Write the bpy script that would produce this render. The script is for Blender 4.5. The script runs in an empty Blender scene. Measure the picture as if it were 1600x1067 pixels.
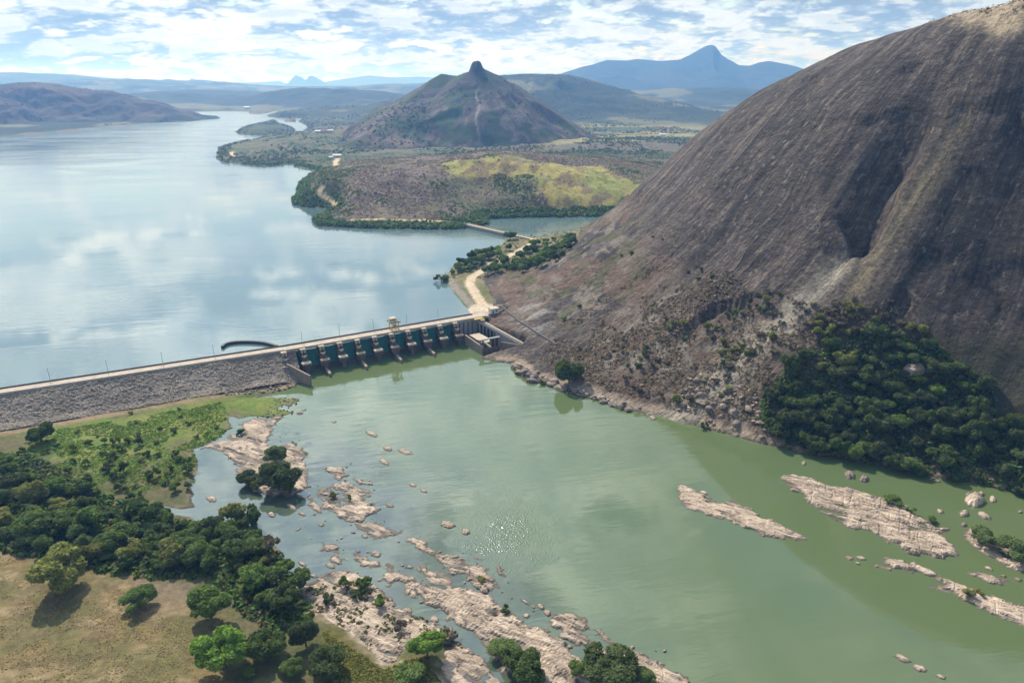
# Aerial view of a river dam below a granite dome.  All geometry is built from code.
import math, random
import numpy as np

# ---------------------------------------------------------------- camera model (photo measured at 1600 x 1067)
F = 1067.0
PITCH = math.atan((533.5 - 126.0) / F)
CP, SP = math.cos(PITCH), math.sin(PITCH)
H = 163.0          # drone height above the river below the dam (z = 0)
ZL = 11.5          # lake level
ZC = 14.0          # dam crest

def D(u, v):
    u = np.asarray(u, float); v = np.asarray(v, float)
    dx = (u - 800.0) / F; dy = (533.5 - v) / F
    return np.stack([dx, CP + dy * SP, -SP + dy * CP], -1)
def W(u, v, z=0.0):                 # ground point seen at a pixel on the level z
    d = D(u, v); t = (z - H) / d[..., 2]
    return d * t[..., None] + np.array([0, 0, H])
def WT(u, v, t):                    # point at depth t
    return D(u, v) * np.asarray(t, float)[..., None] + np.array([0, 0, H])
def WP(pts, z=0.0):
    a = np.array(pts, float)
    return W(a[:, 0], a[:, 1], z)[:, :2]

# ---------------------------------------------------------------- noise
def _hash(ix, iy, seed):
    h = (ix.astype(np.int64) * 374761393 + iy.astype(np.int64) * 668265263 + int(seed) * 974634777) & 0xffffffff
    h = ((h ^ (h >> 13)) * 1274126177) & 0xffffffff
    h = ((h ^ (h >> 16)) * 2246822519) & 0xffffffff
    return ((h ^ (h >> 15)) & 0xffffff) / float(0xffffff)
def vnoise(x, y, seed=0):
    x = np.asarray(x, float); y = np.asarray(y, float)
    ix = np.floor(x); iy = np.floor(y); fx = x - ix; fy = y - iy
    fx = fx * fx * fx * (fx * (fx * 6 - 15) + 10); fy = fy * fy * fy * (fy * (fy * 6 - 15) + 10)
    a = _hash(ix, iy, seed); b = _hash(ix + 1, iy, seed); c = _hash(ix, iy + 1, seed); d = _hash(ix + 1, iy + 1, seed)
    return (a + (b - a) * fx) * (1 - fy) + (c + (d - c) * fx) * fy
def fbm(x, y, seed=0, octs=4, gain=0.5):
    s = 0; a = 1.0; t = 0.0
    for i in range(octs):
        c, sn = math.cos(i * 0.7), math.sin(i * 0.7)
        s = s + a * (vnoise((x * c - y * sn) * 2 ** i + 17.3 * i, (x * sn + y * c) * 2 ** i - 9.1 * i, seed + i) * 2 - 1)
        t += a; a *= gain
    return s / t
def ridged(x, y, seed=0, octs=4, gain=0.5):
    s = 0; a = 1.0; t = 0.0
    for i in range(octs):
        s = s + a * (1 - np.abs(vnoise(x * 2 ** i + 7.7 * i, y * 2 ** i + 3.1 * i, seed + i) * 2 - 1)); t += a; a *= gain
    return s / t
def sst(a, b, x):
    t = np.clip((x - a) / (b - a), 0, 1); return t * t * (3 - 2 * t)

# ---------------------------------------------------------------- polygons
def sdf(x, y, poly):                # signed distance, positive inside
    shp = x.shape; x = x.ravel(); y = y.ravel()
    d = np.full(x.shape, 1e18); ins = np.zeros(x.shape, bool)
    n = len(poly)
    for i in range(n):
        ax, ay = poly[i]; bx, by = poly[(i + 1) % n]
        ex, ey = bx - ax, by - ay; L = ex * ex + ey * ey + 1e-12
        t = np.clip(((x - ax) * ex + (y - ay) * ey) / L, 0, 1)
        qx = x - ax - ex * t; qy = y - ay - ey * t
        np.minimum(d, qx * qx + qy * qy, out=d)
        c = (ay > y) != (by > y)
        if ey != 0:
            ins ^= c & (x < ax + ex * (y - ay) / ey)
    d = np.sqrt(d)
    return np.where(ins, d, -d).reshape(shp)
def sdl(x, y, line):                # distance to polyline and arc parameter index
    shp = x.shape; x = x.ravel(); y = y.ravel()
    d = np.full(x.shape, 1e18); par = np.zeros(x.shape)
    for i in range(len(line) - 1):
        ax, ay = line[i][:2]; bx, by = line[i + 1][:2]
        ex, ey = bx - ax, by - ay; L = ex * ex + ey * ey + 1e-12
        t = np.clip(((x - ax) * ex + (y - ay) * ey) / L, 0, 1)
        q = (x - ax - ex * t) ** 2 + (y - ay - ey * t) ** 2
        m = q < d; d[m] = q[m]; par[m] = i + t[m]
    return np.sqrt(d).reshape(shp), par.reshape(shp)
def rough(poly, step, amp, seed):   # subdivide a world polygon and jitter its outline
    out = []; n = len(poly)
    for i in range(n):
        a = np.array(poly[i]); b = np.array(poly[(i + 1) % n]); L = np.hypot(*(b - a)); k = max(1, int(L / step))
        if L > 1000: k = 1
        for j in range(k): out.append(a + (b - a) * j / k)
    out = np.array(out)
    nx = fbm(out[:, 0] / step / 1.6, out[:, 1] / step / 1.6, seed, 3); ny = fbm(out[:, 0] / step / 1.6 + 91, out[:, 1] / step / 1.6 + 37, seed, 3)
    return out + amp * np.stack([nx, ny], 1)

# ---------------------------------------------------------------- dome (thin plate spline through surveyed points)
DOME_PTS = [
 # shoreline and base
 (560,80,-2),(480,120,-2),(400,160,-1),(300,205,0),(217,247,0),(176,264,0),(135,282,0),(107,298,0),(79,314,0),(58,328,0),(40,342,0),(25,355,0),(11,367,.5),(0,392,2),
 (-4,418,9),(-10,444,13.5),(-13,480,14),(-19,520,14),(-19,552,14),(2,560,14),(34,603,14),(66,668,14),(92,770,13),(120,840,12),(170,900,12),(260,940,12),(380,960,12),(520,950,12),(700,900,12),
 # talus apron
 (169,340,47),(140,330,34),(200,306,33),(232,285,29),(310,252,34),(112,345,25),(75,362,18),(45,385,13),
 # middle of the south face
 (190,374,108),(212,395,150),(222,352,102),(245,372,158),(285,330,128),(262,318,92),(330,330,160),(160,400,95),(130,410,70),(100,420,50),(60,440,32),(30,460,24),
 # rim seen against the sky
 (167,518,147.5),(195,498,168),(220,458,181.5),(241,420,190.5),(262,390,192.5),(310,360,197),(400,310,207),(500,270,210),
 # west flank
 (135,560,113),(114,610,76),(106,670,49),(100,720,33),(60,560,44),(90,520,68),(90,470,62),(120,480,90),(40,520,35),(10,480,21),
 # top
 (250,470,193),(300,440,203),(380,420,218),(480,380,230),(600,340,228),(320,520,199),(240,540,173),(420,520,214),(560,460,228),(280,600,160),(400,640,175),(560,600,190),(200,640,110),(180,740,60),(300,760,90),(460,780,110),(620,760,120),(220,830,35),(400,880,45),(600,860,50),(720,520,200),(740,300,190),(640,180,90),(700,120,40),
]
_P = np.array(DOME_PTS, float)
def _tps_fit(P, lam=25.0):
    n = len(P); xy = P[:, :2] / 100.0
    r2 = ((xy[:, None] - xy[None]) ** 2).sum(-1)
    K = 0.5 * r2 * np.log(r2 + 1e-12) + np.eye(n) * lam * 1e-4
    Q = np.hstack([np.ones((n, 1)), xy]); A = np.zeros((n + 3, n + 3)); A[:n, :n] = K; A[:n, n:] = Q; A[n:, :n] = Q.T
    return np.linalg.solve(A, np.concatenate([P[:, 2], np.zeros(3)]))
_WT = _tps_fit(_P)
def dome_base(x, y):
    shp = x.shape; X = np.stack([x.ravel(), y.ravel()], 1) / 100.0; out = np.empty(len(X)); n = len(_P); C = _P[:, :2] / 100.0
    for s in range(0, len(X), 60000):
        Y = X[s:s + 60000]; r2 = ((Y[:, None] - C[None]) ** 2).sum(-1)
        out[s:s + 60000] = (0.5 * r2 * np.log(r2 + 1e-12)) @ _WT[:n] + _WT[n] + Y @ _WT[n + 1:]
    return out.reshape(shp)
DC = (520.0, 560.0)                 # centre the rain water runs away from

# ---------------------------------------------------------------- left bank, below the embankment
AX0 = np.array([-137.0, 378.0]); AX1 = np.array([-263.0, 318.0]); AX2 = np.array([-560.0, 177.0])   # crest of the rock fill
SE = np.array([0.879, 0.4765]); SN = np.array([0.4765, -0.879])                                       # along / downstream of the spillway
BANK_PX = [(470,596),(455,606),(430,613),(412,617),(405,621),(434,620),(469,623),(462,631),(440,634),(434,637),(462,645),(437,651),(420,652),(400,651),(385,652),(372,655),(366,650),(358,650),(359,669),(344,681),(316,697),(306,700),(300,702),(306,719),(309,735),(300,757),(300,776),(303,792),(285,796),(266,793),(247,790),(255,799),(272,804),(297,808),(316,818),(337,816),(359,810),(375,801),(392,801),(391,811),(381,820),(403,836),(416,845),(437,853),(444,870),(434,886),(453,895),(483,912),(501,901),(514,894),(544,892),(575,909),(606,931),(640,962),(671,972),(706,992),(724,1010),(759,1032),(800,1075),(840,1200)]
BANK = np.vstack([WP(BANK_PX), [(-20, 60), (-560, 60), (-560, 200), (-263, 322), (-150, 376)]])
BANK_R = rough(BANK, 3.0, 1.6, 11)
SHELF_ROCK = WP([(455,895),(483,912),(501,901),(544,892),(575,909),(610,935),(640,962),(671,972),(706,992),(724,1010),(759,1032),(800,1075),(690,1080),(688,1012),(655,1000),(622,1040),(600,1046),(560,1005),(530,985),(505,972),(490,955),(470,930)])
GREEN = WP([(80,672),(200,655),(345,625),(410,618),(470,622),(440,650),(360,652),(357,672),(320,695),(250,705),(190,740),(120,720),(60,705),(50,685)])
DRYF = WP([(-300,800),(0,830),(45,862),(70,905),(120,935),(160,900),(190,905),(205,950),(290,960),(330,1010),(320,1075),(320,1300),(-500,1300)])
MOSS = WP([(500,1000),(560,1000),(600,1045),(660,1030),(690,1080),(680,1150),(500,1150)])
def bank_h(x, y):
    s = sdf(x, y, BANK_R)
    h = np.where(s > 0, 0.75 * (1 - np.exp(-s / 2.5)) + 2.6 * (1 - np.exp(-np.maximum(s - 6, 0) / 45)), np.maximum(s * 0.45, -3.0))
    h = h + fbm(x / 14, y / 14, 5, 4) * 0.45 * sst(0, 6, s)
    rk = sst(-2, 3, sdf(x, y, SHELF_ROCK))
    h = h * (1 - rk * .85) - rk * .30 * sst(-1, 2, s) + rk * .25 * fbm(x / 7, y / 7, 8, 3)
    return h

# ---------------------------------------------------------------- land between dome, lake and dam
SPIT_PX = [(762,493),(736.5,491),(724,477),(709,456),(696,441),(683,437),(684,430),(698,429),(706,420),(713,409),(732,405),(741,394),(766,390),(785,382),(790,373),(807,371),(828,370),(851,368),(872,363.5),(894,361),(930,356)]
SPIT = np.vstack([WP(SPIT_PX, ZL), [(190, 720), (120, 520), (40, 470), (0, 450)]])
SPIT_R = rough(SPIT, 4.0, 1.5, 21)
ROAD_PX = [(765,489),(752,473),(742,458),(733,444),(737,433),(752,424),(768,412),(800,398),(838,378),(828,372)]
ROAD = WP(ROAD_PX, 13.5)
def spit_h(x, y):
    s = sdf(x, y, SPIT_R)
    h = ZL + np.where(s > 0, 2.1 * (1 - np.exp(-s / 3.2)) + 0.3 * fbm(x / 8, y / 8, 31, 3) * sst(0, 6, s), np.maximum(s * .5, -3))
    return h

# ---------------------------------------------------------------- far country
LAKE_PX1 = [(-300,236),(-120,224),(0,214),(40,209.5),(80,206),(120,202),(160,198.5),(200,195.5),(230,193),(258,189),(283,186),(276,183),(262,181),(262,178),(285,175.5),(320,174.5),(360,174),(388,175),(391,178),(417,177.5),(430,173.5),(434,175),(418,180),(419,183),(432,185),(450,184.5),(472,185.5),(466,191),(480,197),(478,204),(470,205.5),
 (462,207),(435,211),(407,217),(382,222),(362,224),(340,232),(337,247),(345,254),(382,257),(400,260),(425,259),(455,256),(460,260),(487,266),(500,267),(480,272),(498,268.5),(483,274),(469,285),(461,301),(463,305),(457,312),(457,320),(479,325),(510,326),(514,330),(488,343.5),(490,353),(541,356),(587,358),(634,358),(684,359),(724,358.5),(731,356),(729,352),(753,353),(764,351),(766,343),(779,342),(809,341),(840,340),(872,340),(915,339),(938,339),(990,335)]
LAKE = np.vstack([WP(LAKE_PX1, ZL), [(240, 860), (160, 600), (-15, 443), (-137, 378), (-263, 318), (-560, 177), (-1500, 300), (-2600, 1400)]])
LAKE_R = rough(LAKE, 9.0, 4.0, 41)
ISLE_PX = [(367,207),(375,211),(400,212),(420,211.5),(435,210),(460,207),(462,204),(456,198),(440,194),(425,193),(405,195),(390,197),(375,201)]
ISLE = rough(WP(ISLE_PX, ZL), 12, 6, 43)
ISLETS = [(WP([(420,190.5),(432,191),(434,188.5),(424,187)], ZL), 10), (WP([(444,190.5),(462,191),(463,187.5),(446,186.5)], ZL), 9), (WP([(85,206),(105,206),(126,204),(110,203)], ZL), 4), (WP([(20,211),(50,210.5),(75,208),(45,208)], ZL), 2.5), (WP([(388,178),(400,178.5),(418,178),(412,176.5),(392,176)], ZL), 6)]
# crest lines: (pixel, pixel, depth) ..., half width, kind
HILLS = [
 ([(505,300,900),(560,268,960),(620,255,1010),(700,250,1040),(800,247,1060),(900,251,1060),(985,268,1000),(1040,290,940)], 190, 'bell', 1.6),
 ([(620,300,880),(700,288,900),(790,272,930),(870,285,900)], 110, 'bell', 1.2),
 ([(385,243,1470),(430,228,1600),(490,211,1780),(560,205,1850),(620,206,1850)], 170, 'bell', 1.5),
 ([(910,236,1500),(960,225,1600),(1040,222,1700)], 260, 'bell', 2.0),
 ([(250,152,4400),(300,149,4600),(350,150,4700),(400,153,4600),(440,158,4400)], 480, 'bell', 8),
 ([(440,158,4300),(465,149,4300),(490,147,4300),(525,152,4300),(560,160,4300)], 420, 'bell', 8),
 ([(520,158,3900),(560,152,4000),(610,149,4100),(650,152,4200)], 500, 'bell', 6),
 ([(470,176,3000),(520,172,3100),(580,173,3100),(640,178,3000)], 220, 'bell', 5),
 ([(-300,130,9000),(-100,124,9000),(0,119,9000),(30,117,9000),(60,119,9000),(120,124,9000),(200,127,9000),(300,129,9500)], 1500, 'bell', 20),
 ([(60,131,7000),(160,131,7000),(220,134,7000),(290,137,7200),(340,143,7200)], 1000, 'bell', 14),
 ([(300,139,8000),(370,136,8200),(440,137,8400),(520,137,8600),(600,133,8600),(680,132,8600)], 1100, 'bell', 14),
 ([(480,146,6200),(540,140,6400),(600,136,6600),(660,138,6600)], 800, 'bell', 12),
 ([(790,121,3100),(830,117.5,3150),(870,119,3200),(930,138,3150),(1000,157,3000),(1080,176,2800),(1120,187,2700)], 520, 'bell', 10),
 ([(1020,160,4300),(1050,149,4400),(1080,142,4500),(1130,140,4500),(1180,146,4500),(1260,160,4400)], 600, 'bell', 8),
]
LEFT_HILL = ([(-420,128,2700),(-200,130,2650),(-60,134,2600),(0,132,2620),(30,128.5,2660),(60,128.5,2700),(90,131,2720),(130,139.5,2740),(170,141,2780),(198,148,2800)], 430, 'cone', 20)
CONE = ([(580,222,1600),(604,190,1640),(640,155,1720),(678,122,1790),(690,115,1800),(702,117,1800),(714,118,1790),(736,110,1760),(745,107,1760),(757,108,1760),(775,116,1760),(800,139,1770),(830,164,1780),(870,189,1790),(905,207,1800),(950,226,1800)], 310, 'cone', 6)
MOUNT = ([(u, v, 7000) for u, v in [(780, 135), (840, 124), (871, 117), (905, 106), (927, 100.6), (949, 94), (980, 95), (996, 92), (1030, 95.6), (1055, 94), (1064, 92.5), (1078, 86), (1092, 78), (1101, 73), (1108, 70.3), (1115, 70.3), (1119, 74), (1122, 78), (1127, 85.6), (1139, 93.4), (1155, 102), (1170, 103), (1186, 98), (1202, 95.6), (1230, 100.6), (1258, 108), (1330, 118), (1450, 128)]], 1500, 'crest', 30)
TWINS = [([(448,134,17000),(455,124,17000),(460,118.5,17000),(466,118.5,17000),(472,126,17000),(476,130,17000),(483,119,17000),(488,118,17000),(500,129,17000),(508,135,17000)], 900, 'crest', 25),
         ([(180,133,20000),(240,131,20000),(245,126,20000),(250,131,20000),(294,131,20000),(298,122,20000),(302,131,20000),(400,129,20000),(436,127,20000),(452,133,20000)], 1200, 'crest', 30),
         ([(500,130,19000),(540,123,19000),(575,118,19000),(610,121,19000),(660,120,19000),(720,124,19000),(800,124,19000),(900,122,19000)], 1500, 'crest', 30)]
def hill_h(x, y, hill, seed=0, base=0.0):
    pts, w, kind, na = hill
    a = np.array(pts, float); P0 = WT(a[:, 0], a[:, 1], a[:, 2])
    t = np.linspace(0, len(P0) - 1, 4 * len(P0) - 3); P = np.stack([np.interp(t, np.arange(len(P0)), P0[:, k]) for k in range(3)], 1)
    out = np.full(x.shape, float(base)); R = 2.2 * w if kind == 'bell' else 1.05 * w
    m = (x > P[:, 0].min() - R) & (x < P[:, 0].max() + R) & (y > P[:, 1].min() - R) & (y < P[:, 1].max() + R)
    if not m.any(): return out
    X, Y = x[m], y[m]
    d0, _ = sdl(X, Y, P0); fade = sst(0, w * .35, d0)
    s0 = w * .12 * fade; wx = X + fbm(X / (w * .4), Y / (w * .4), seed + 3, 4) * s0; wy = Y + fbm(X / (w * .4) + 50, Y / (w * .4) + 50, seed + 4, 4) * s0
    zm = max(1.0, (P[:, 2] - base).max()); best = np.zeros(X.shape)
    if kind == 'crest':
        dn, par = sdl(X, Y, P0); zc = np.interp(par, np.arange(len(P0)), P0[:, 2]) - base; ww = w * (.35 + .65 * np.clip(zc / zm, 0, 1)); q = dn / ww
        best = zc * np.where(q < 1, np.maximum(1 - q, 0) ** 1.15, 0)
        P = P[:0]
    for q in P:
        zc = q[2] - base
        if zc <= 0: continue
        ww = w * (.35 + .65 * min(1, zc / zm)); dd = np.hypot(wx - q[0], wy - q[1]) / ww
        if kind == 'bell': pr = np.exp(-1.3 * dd * dd)
        else: pr = np.where(dd < 1, np.maximum(1 - dd, 0) ** 1.25 + .10 * np.sin(np.pi * np.clip(dd, 0, 1)), 0)
        np.maximum(best, zc * pr, out=best)
    gl = (ridged(wx / (w * .30), wy / (w * .30), seed + 9, 5) - .66) * na * 4
    out[m] = base + best + gl * np.clip(best / zm * 1.6, 0, 1) ** .7 * fade
    return out
def far_h(x, y, hills=True):
    s = sdf(x, y, LAKE_R)
    land = -s
    si = sdf(x, y, ISLE); land = np.maximum(land, si)
    ex = 0
    for pl, hh in ISLETS:
        q = sdf(x, y, pl); land = np.maximum(land, q); ex = ex + hh * sst(0, 40, q)
    r = np.hypot(x, y)
    h = ZL + np.where(land > 0, 1.6 * (1 - np.exp(-land / 4)) + 4 * (1 - np.exp(-land / 120)), np.maximum(land * .3, -4))
    ed = sst(0, 90, land)
    h = h + ed * (fbm(x / 130, y / 130, 51, 5) * 3.2 + 2.0) + ex
    h = h + 13 * sst(0, 60, si) * (0.8 + .3 * fbm(x / 60, y / 60, 66, 3))
    h = h + sst(2600, 5200, r) * ed * (ridged(x / 1500, y / 1500, 61, 4) - .45) * 75
    if hills:
        for i, hl in enumerate(HILLS):
            hh = hill_h(x, y, hl, 100 + 7 * i, ZL)
            h = np.maximum(h, h + np.maximum(hh - ZL, 0) * sst(0, 40 if hl[1] < 400 else 250, land) * .97)
    return h
def cone_h(x, y):
    h = hill_h(x, y, CONE, 300, 5.0)
    a = WT(745, 103, 1760)
    q = np.hypot((x - a[0] + 1) / 15.5, (y - a[1]) / 22)
    return h + 19 * np.clip(1.25 - q ** 2.4, 0, 1) ** .6 * (q < 1.3)

# ---------------------------------------------------------------- dome with relief
def flow_uv(x, y):
    dx, dy = x - DC[0], y - DC[1]
    w = fbm(x / 55, y / 55, 70, 3) * 7 + fbm(x / 16, y / 16, 69, 3) * 2.0
    return np.arctan2(dx, -dy) * 350.0 + w, np.hypot(dx, dy)
def trace(u, v, hf, t0=150., t1=1500., n=700):
    u = np.atleast_1d(np.asarray(u, float)); v = np.atleast_1d(np.asarray(v, float))
    d = D(u, v); ts = t0 * (t1 / t0) ** (np.arange(n) / (n - 1.0))
    P = d[:, None, :] * ts[None, :, None] + np.array([0, 0, H])
    g = hf(P[..., 0], P[..., 1]); below = P[..., 2] < g
    k = np.where(below.any(1), below.argmax(1), n - 1); k0 = np.maximum(k - 1, 0); i = np.arange(len(u))
    a = P[i, k0, 2] - g[i, k0]; b = g[i, k] - P[i, k, 2]; w = np.clip(a / np.maximum(a + b, 1e-6), 0, 1)
    t = ts[k0] + (ts[k] - ts[k0]) * w
    return d * t[:, None] + np.array([0, 0, H])
# hollow in the face
_a = trace([1374], [300], dome_base)[0]; _u, _r = flow_uv(_a[0], _a[1]); HOL = (float(_u), float(_r))
_l0 = trace([1085, 1110, 1140, 1165, 1195], [497, 478, 466, 460, 450], dome_base)[:, :2]
_c0 = trace([1395, 1430, 1460], [112, 92, 85], dome_base)[:, :2]
_c1 = trace([1130, 1160, 1185], [203, 196, 196], dome_base)[:, :2]
_c2 = trace([1405, 1418, 1425], [455, 470, 490], dome_base)[:, :2]
LEDGES = []
for _pl, _dep, _fall in ((_l0, 9.0, 12.0), (_c0, 4.0, 7.0), (_c1, 4.5, 7.0), (_c2, 5.5, 8.0), (trace([1480, 1540, 1597], [160, 165, 150], dome_base)[:, :2], 5.0, 9.0), (trace([1290, 1320, 1348], [372, 380, 385], dome_base)[:, :2], 6.0, 5.0)):
    _uu, _rr = flow_uv(_pl[:, 0], _pl[:, 1]); _o = np.argsort(_uu); LEDGES.append((_uu[_o], _rr[_o], _dep, _fall))
_lr = np.random.default_rng(5)
for _k in range(30):                # short exfoliation steps scattered over the face
    _p = trace([_lr.uniform(980, 1600)], [_lr.uniform(120, 470)], dome_base)[0]
    if not (25 < _p[2] < 185): continue
    _u, _r = flow_uv(_p[:1], _p[1:2]); _n = 7; _L = _lr.uniform(6, 26); _uu = _u[0] + np.linspace(-_L, _L, _n); _rr = _r[0] + np.cumsum(_lr.normal(0, 1.8, _n)) + np.linspace(-1, 1, _n) * _lr.uniform(-10, 10)
    LEDGES.append((_uu, _rr, _lr.uniform(1.2, 3.2), _lr.uniform(3, 9)))
SLUICE = np.array([AX0 + SE * e + SN * s for e, s in ((111, 2), (127.5, 2), (143, 40), (141, 43), (129, 40), (112, 37))])
def dome_h(x, y, detail=True):
    z = dome_base(x, y)
    if not detail: return z
    u, r = flow_uv(x, y)
    up = sst(8, 40, z)
    # hollow: gentle left side, sharp right wall, floor ledge below
    qu = (u - HOL[0]); qr = (r - HOL[1])
    qs = qu + qr * 0.10 + fbm(r / 30, u / 60, 71, 3) * 4
    prof = np.where(qs < 0, sst(-34, -2, qs), 1 - sst(0, 10, qs))
    vert = sst(-55, -12, qr) * (1 - sst(9, 19, qr - qs * .25))
    z = z - 20 * prof * vert
    # shoulder rib to the right of the hollow
    z = z + 3.2 * np.exp(-((qs - 22) / 13.0) ** 2) * sst(-90, -20, qr) * (1 - sst(20, 90, qr))
    for lu, lr, dep, fall in LEDGES:
        sr = r - np.interp(u, lu, lr) + fbm(x / 5, y / 5, 68, 3) * 1.6
        e = np.clip(np.minimum(u - lu[0], lu[-1] - u) / (.3 * (lu[-1] - lu[0])), 0, 1)
        z = z - dep * sst(0, 1.6, sr) * np.exp(-np.maximum(sr, 0) / fall) * sst(0, 1, e)
    # broad ribs and water grooves along the fall line, plus general roughness
    z = z + up * (fbm(u / 42, r / 190, 72, 3) * 2.5 + fbm(u / 13, r / 90, 73, 3) * 1.0 + fbm(u / 4.5, r / 45, 74, 3) * .5)
    z = z + up * (fbm(x / 34, y / 34, 75, 4) * 1.8 + fbm(x / 7, y / 7, 76, 3) * .45)
    # slab steps on the lower left flank
    fl = sst(120, 60, z) * sst(10, 22, z) * sst(200, 120, x)
    st = fbm(u / 30, r / 9, 77, 4); z = z + fl * 1.5 * (sst(-.1, .15, st) - .5)
    # broken talus near the river
    tl = sst(60, 20, z) * sst(-1, 4, z) * sst(40, 70, x + (y - 300) * .3)
    z = z + tl * (ridged(x / 11, y / 11, 78, 4) - .55) * 3.2
    sh = sst(14, 2, z) * sst(-6, 0, z)
    z = z + sh * fbm(x / 9, y / 9, 79, 4) * 1.6
    w = sst(-1.6, .8, sdf(x, y, SLUICE)); z = z * (1 - w) + np.minimum(z, -1.5) * w
    return z
def near_h(x, y):
    return np.maximum(np.maximum(bank_h(x, y), np.where(y > 400, spit_h(x, y), -5)), np.maximum(np.where(x > -30, dome_h(x, y, True), -5), 0.0))

# ================================================================= Blender side
import bpy
scene = bpy.context.scene
COL = scene.collection
def tag(o, label=None, cat=None, group=None, kind=None):
    if label: o['label'] = label
    if cat: o['category'] = cat
    if group: o['group'] = group
    if kind: o['kind'] = kind
    return o
def link(o, parent=None):
    COL.objects.link(o)
    if parent is not None:
        o.parent = parent
        if parent.parent is None: o.matrix_parent_inverse = parent.matrix_basis.inverted()
    return o
def empty(name, loc=(0, 0, 0), rz=0.0):
    o = bpy.data.objects.new(name, None); o.location = loc; o.rotation_euler = (0, 0, rz); o.empty_display_size = 1; return link(o)
def mesh_np(name, V, Fq, mat, parent=None, smooth=False, colors=None, vecs=None, mats=None, fmat=None):
    """V (n,3); Fq (m,4) quads or (m,3) tris"""
    me = bpy.data.meshes.new(name); V = np.ascontiguousarray(V, np.float32); Fq = np.ascontiguousarray(Fq, np.int32)
    k = Fq.shape[1]; me.vertices.add(len(V)); me.vertices.foreach_set('co', V.ravel())
    me.loops.add(Fq.size); me.loops.foreach_set('vertex_index', Fq.ravel())
    me.polygons.add(len(Fq)); me.polygons.foreach_set('loop_start', np.arange(0, Fq.size, k, dtype=np.int32))
    me.polygons.foreach_set('loop_total', np.full(len(Fq), k, np.int32))
    me.polygons.foreach_set('use_smooth', np.full(len(Fq), bool(smooth)))
    if fmat is not None: me.polygons.foreach_set('material_index', np.ascontiguousarray(fmat, np.int32))
    if colors is not None:
        at = me.attributes.new('tint', 'FLOAT_COLOR', 'POINT'); c = np.ones((len(V), 4), np.float32); c[:, :colors.shape[1]] = colors
        at.data.foreach_set('color', c.ravel())
    if vecs is not None:
        at = me.attributes.new('flow', 'FLOAT_VECTOR', 'POINT'); at.data.foreach_set('vector', np.ascontiguousarray(vecs, np.float32).ravel())
    for m in (mats or [mat]): me.materials.append(m)
    me.update(calc_edges=True); me.validate()
    return link(bpy.data.objects.new(name, me), parent)
def grid_obj(name, X, Y, Z, keep, mat, colors=None, vecs=None, smooth=True):
    ny, nx = X.shape; idx = np.arange(nx * ny).reshape(ny, nx)
    q = np.stack([idx[:-1, :-1], idx[:-1, 1:], idx[1:, 1:], idx[1:, :-1]], -1).reshape(-1, 4)
    k = keep.ravel(); q = q[k[q].any(1)]
    used = np.unique(q); mp = np.full(nx * ny, -1, np.int64); mp[used] = np.arange(len(used))
    V = np.stack([X.ravel(), Y.ravel(), Z.ravel()], 1)[used]
    return mesh_np(name, V, mp[q], mat, None, smooth, None if colors is None else colors.reshape(-1, colors.shape[-1])[used], None if vecs is None else vecs.reshape(-1, 3)[used])
class MB:
    """collects boxes, prisms and tubes into one mesh"""
    def __init__(s): s.v = []; s.f = []
    def add(s, vs, fs):
        b = len(s.v); s.v += [tuple(map(float, p)) for p in vs]; s.f += [tuple(b + i for i in f) for f in fs]; return s
    def box(s, c, size, ax=(1, 0), ):
        ex = np.array([ax[0], ax[1], 0.]); ex /= np.linalg.norm(ex); ey = np.array([-ex[1], ex[0], 0.]); ez = np.array([0, 0, 1.]); c = np.array(c, float)
        P = [c + ex * a * size[0] / 2 + ey * b * size[1] / 2 + ez * d * size[2] / 2 for d in (-1, 1) for a, b in ((-1, -1), (1, -1), (1, 1), (-1, 1))]
        return s.add(P, [(3, 2, 1, 0), (4, 5, 6, 7), (0, 1, 5, 4), (1, 2, 6, 5), (2, 3, 7, 6), (3, 0, 4, 7)])
    def prism(s, poly, off):        # polygon (3d list) extruded by vector off
        n = len(poly); A = [np.array(p, float) for p in poly]; B = [p + np.array(off, float) for p in A]
        return s.add(A + B, [tuple(range(n))[::-1], tuple(range(n, 2 * n))] + [(i, (i + 1) % n, n + (i + 1) % n, n + i) for i in range(n)])
    def tube(s, pts, r, n=6):
        pts = [np.array(p, float) for p in pts]; rr = r if hasattr(r, '__len__') else [r] * len(pts); b = len(s.v)
        for i, p in enumerate(pts):
            t = pts[min(i + 1, len(pts) - 1)] - pts[max(i - 1, 0)]; t = t / (np.linalg.norm(t) + 1e-9)
            a = np.cross(t, [0, 0, 1.]) if abs(t[2]) < .95 else np.cross(t, [1., 0, 0]); a /= np.linalg.norm(a); c = np.cross(t, a)
            for k in range(n):
                w = 2 * math.pi * k / n; s.v.append(tuple(p + rr[i] * (a * math.cos(w) + c * math.sin(w))))
        for i in range(len(pts) - 1):
            for k in range(n):
                s.f.append((b + i * n + k, b + i * n + (k + 1) % n, b + (i + 1) * n + (k + 1) % n, b + (i + 1) * n + k))
        s.f.append(tuple(b + k for k in range(n))[::-1]); s.f.append(tuple(b + (len(pts) - 1) * n + k for k in range(n))); return s
    def build(s, name, mat, parent=None, bevel=0.0, smooth=False):
        me = bpy.data.meshes.new(name); me.from_pydata(s.v, [], s.f); me.materials.append(mat); me.update()
        if smooth: me.polygons.foreach_set('use_smooth', np.ones(len(me.polygons), bool))
        o = link(bpy.data.objects.new(name, me), parent)
        if bevel: m = o.modifiers.new('b', 'BEVEL'); m.width = bevel; m.segments = 1; m.limit_method = 'ANGLE'
        return o

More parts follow.
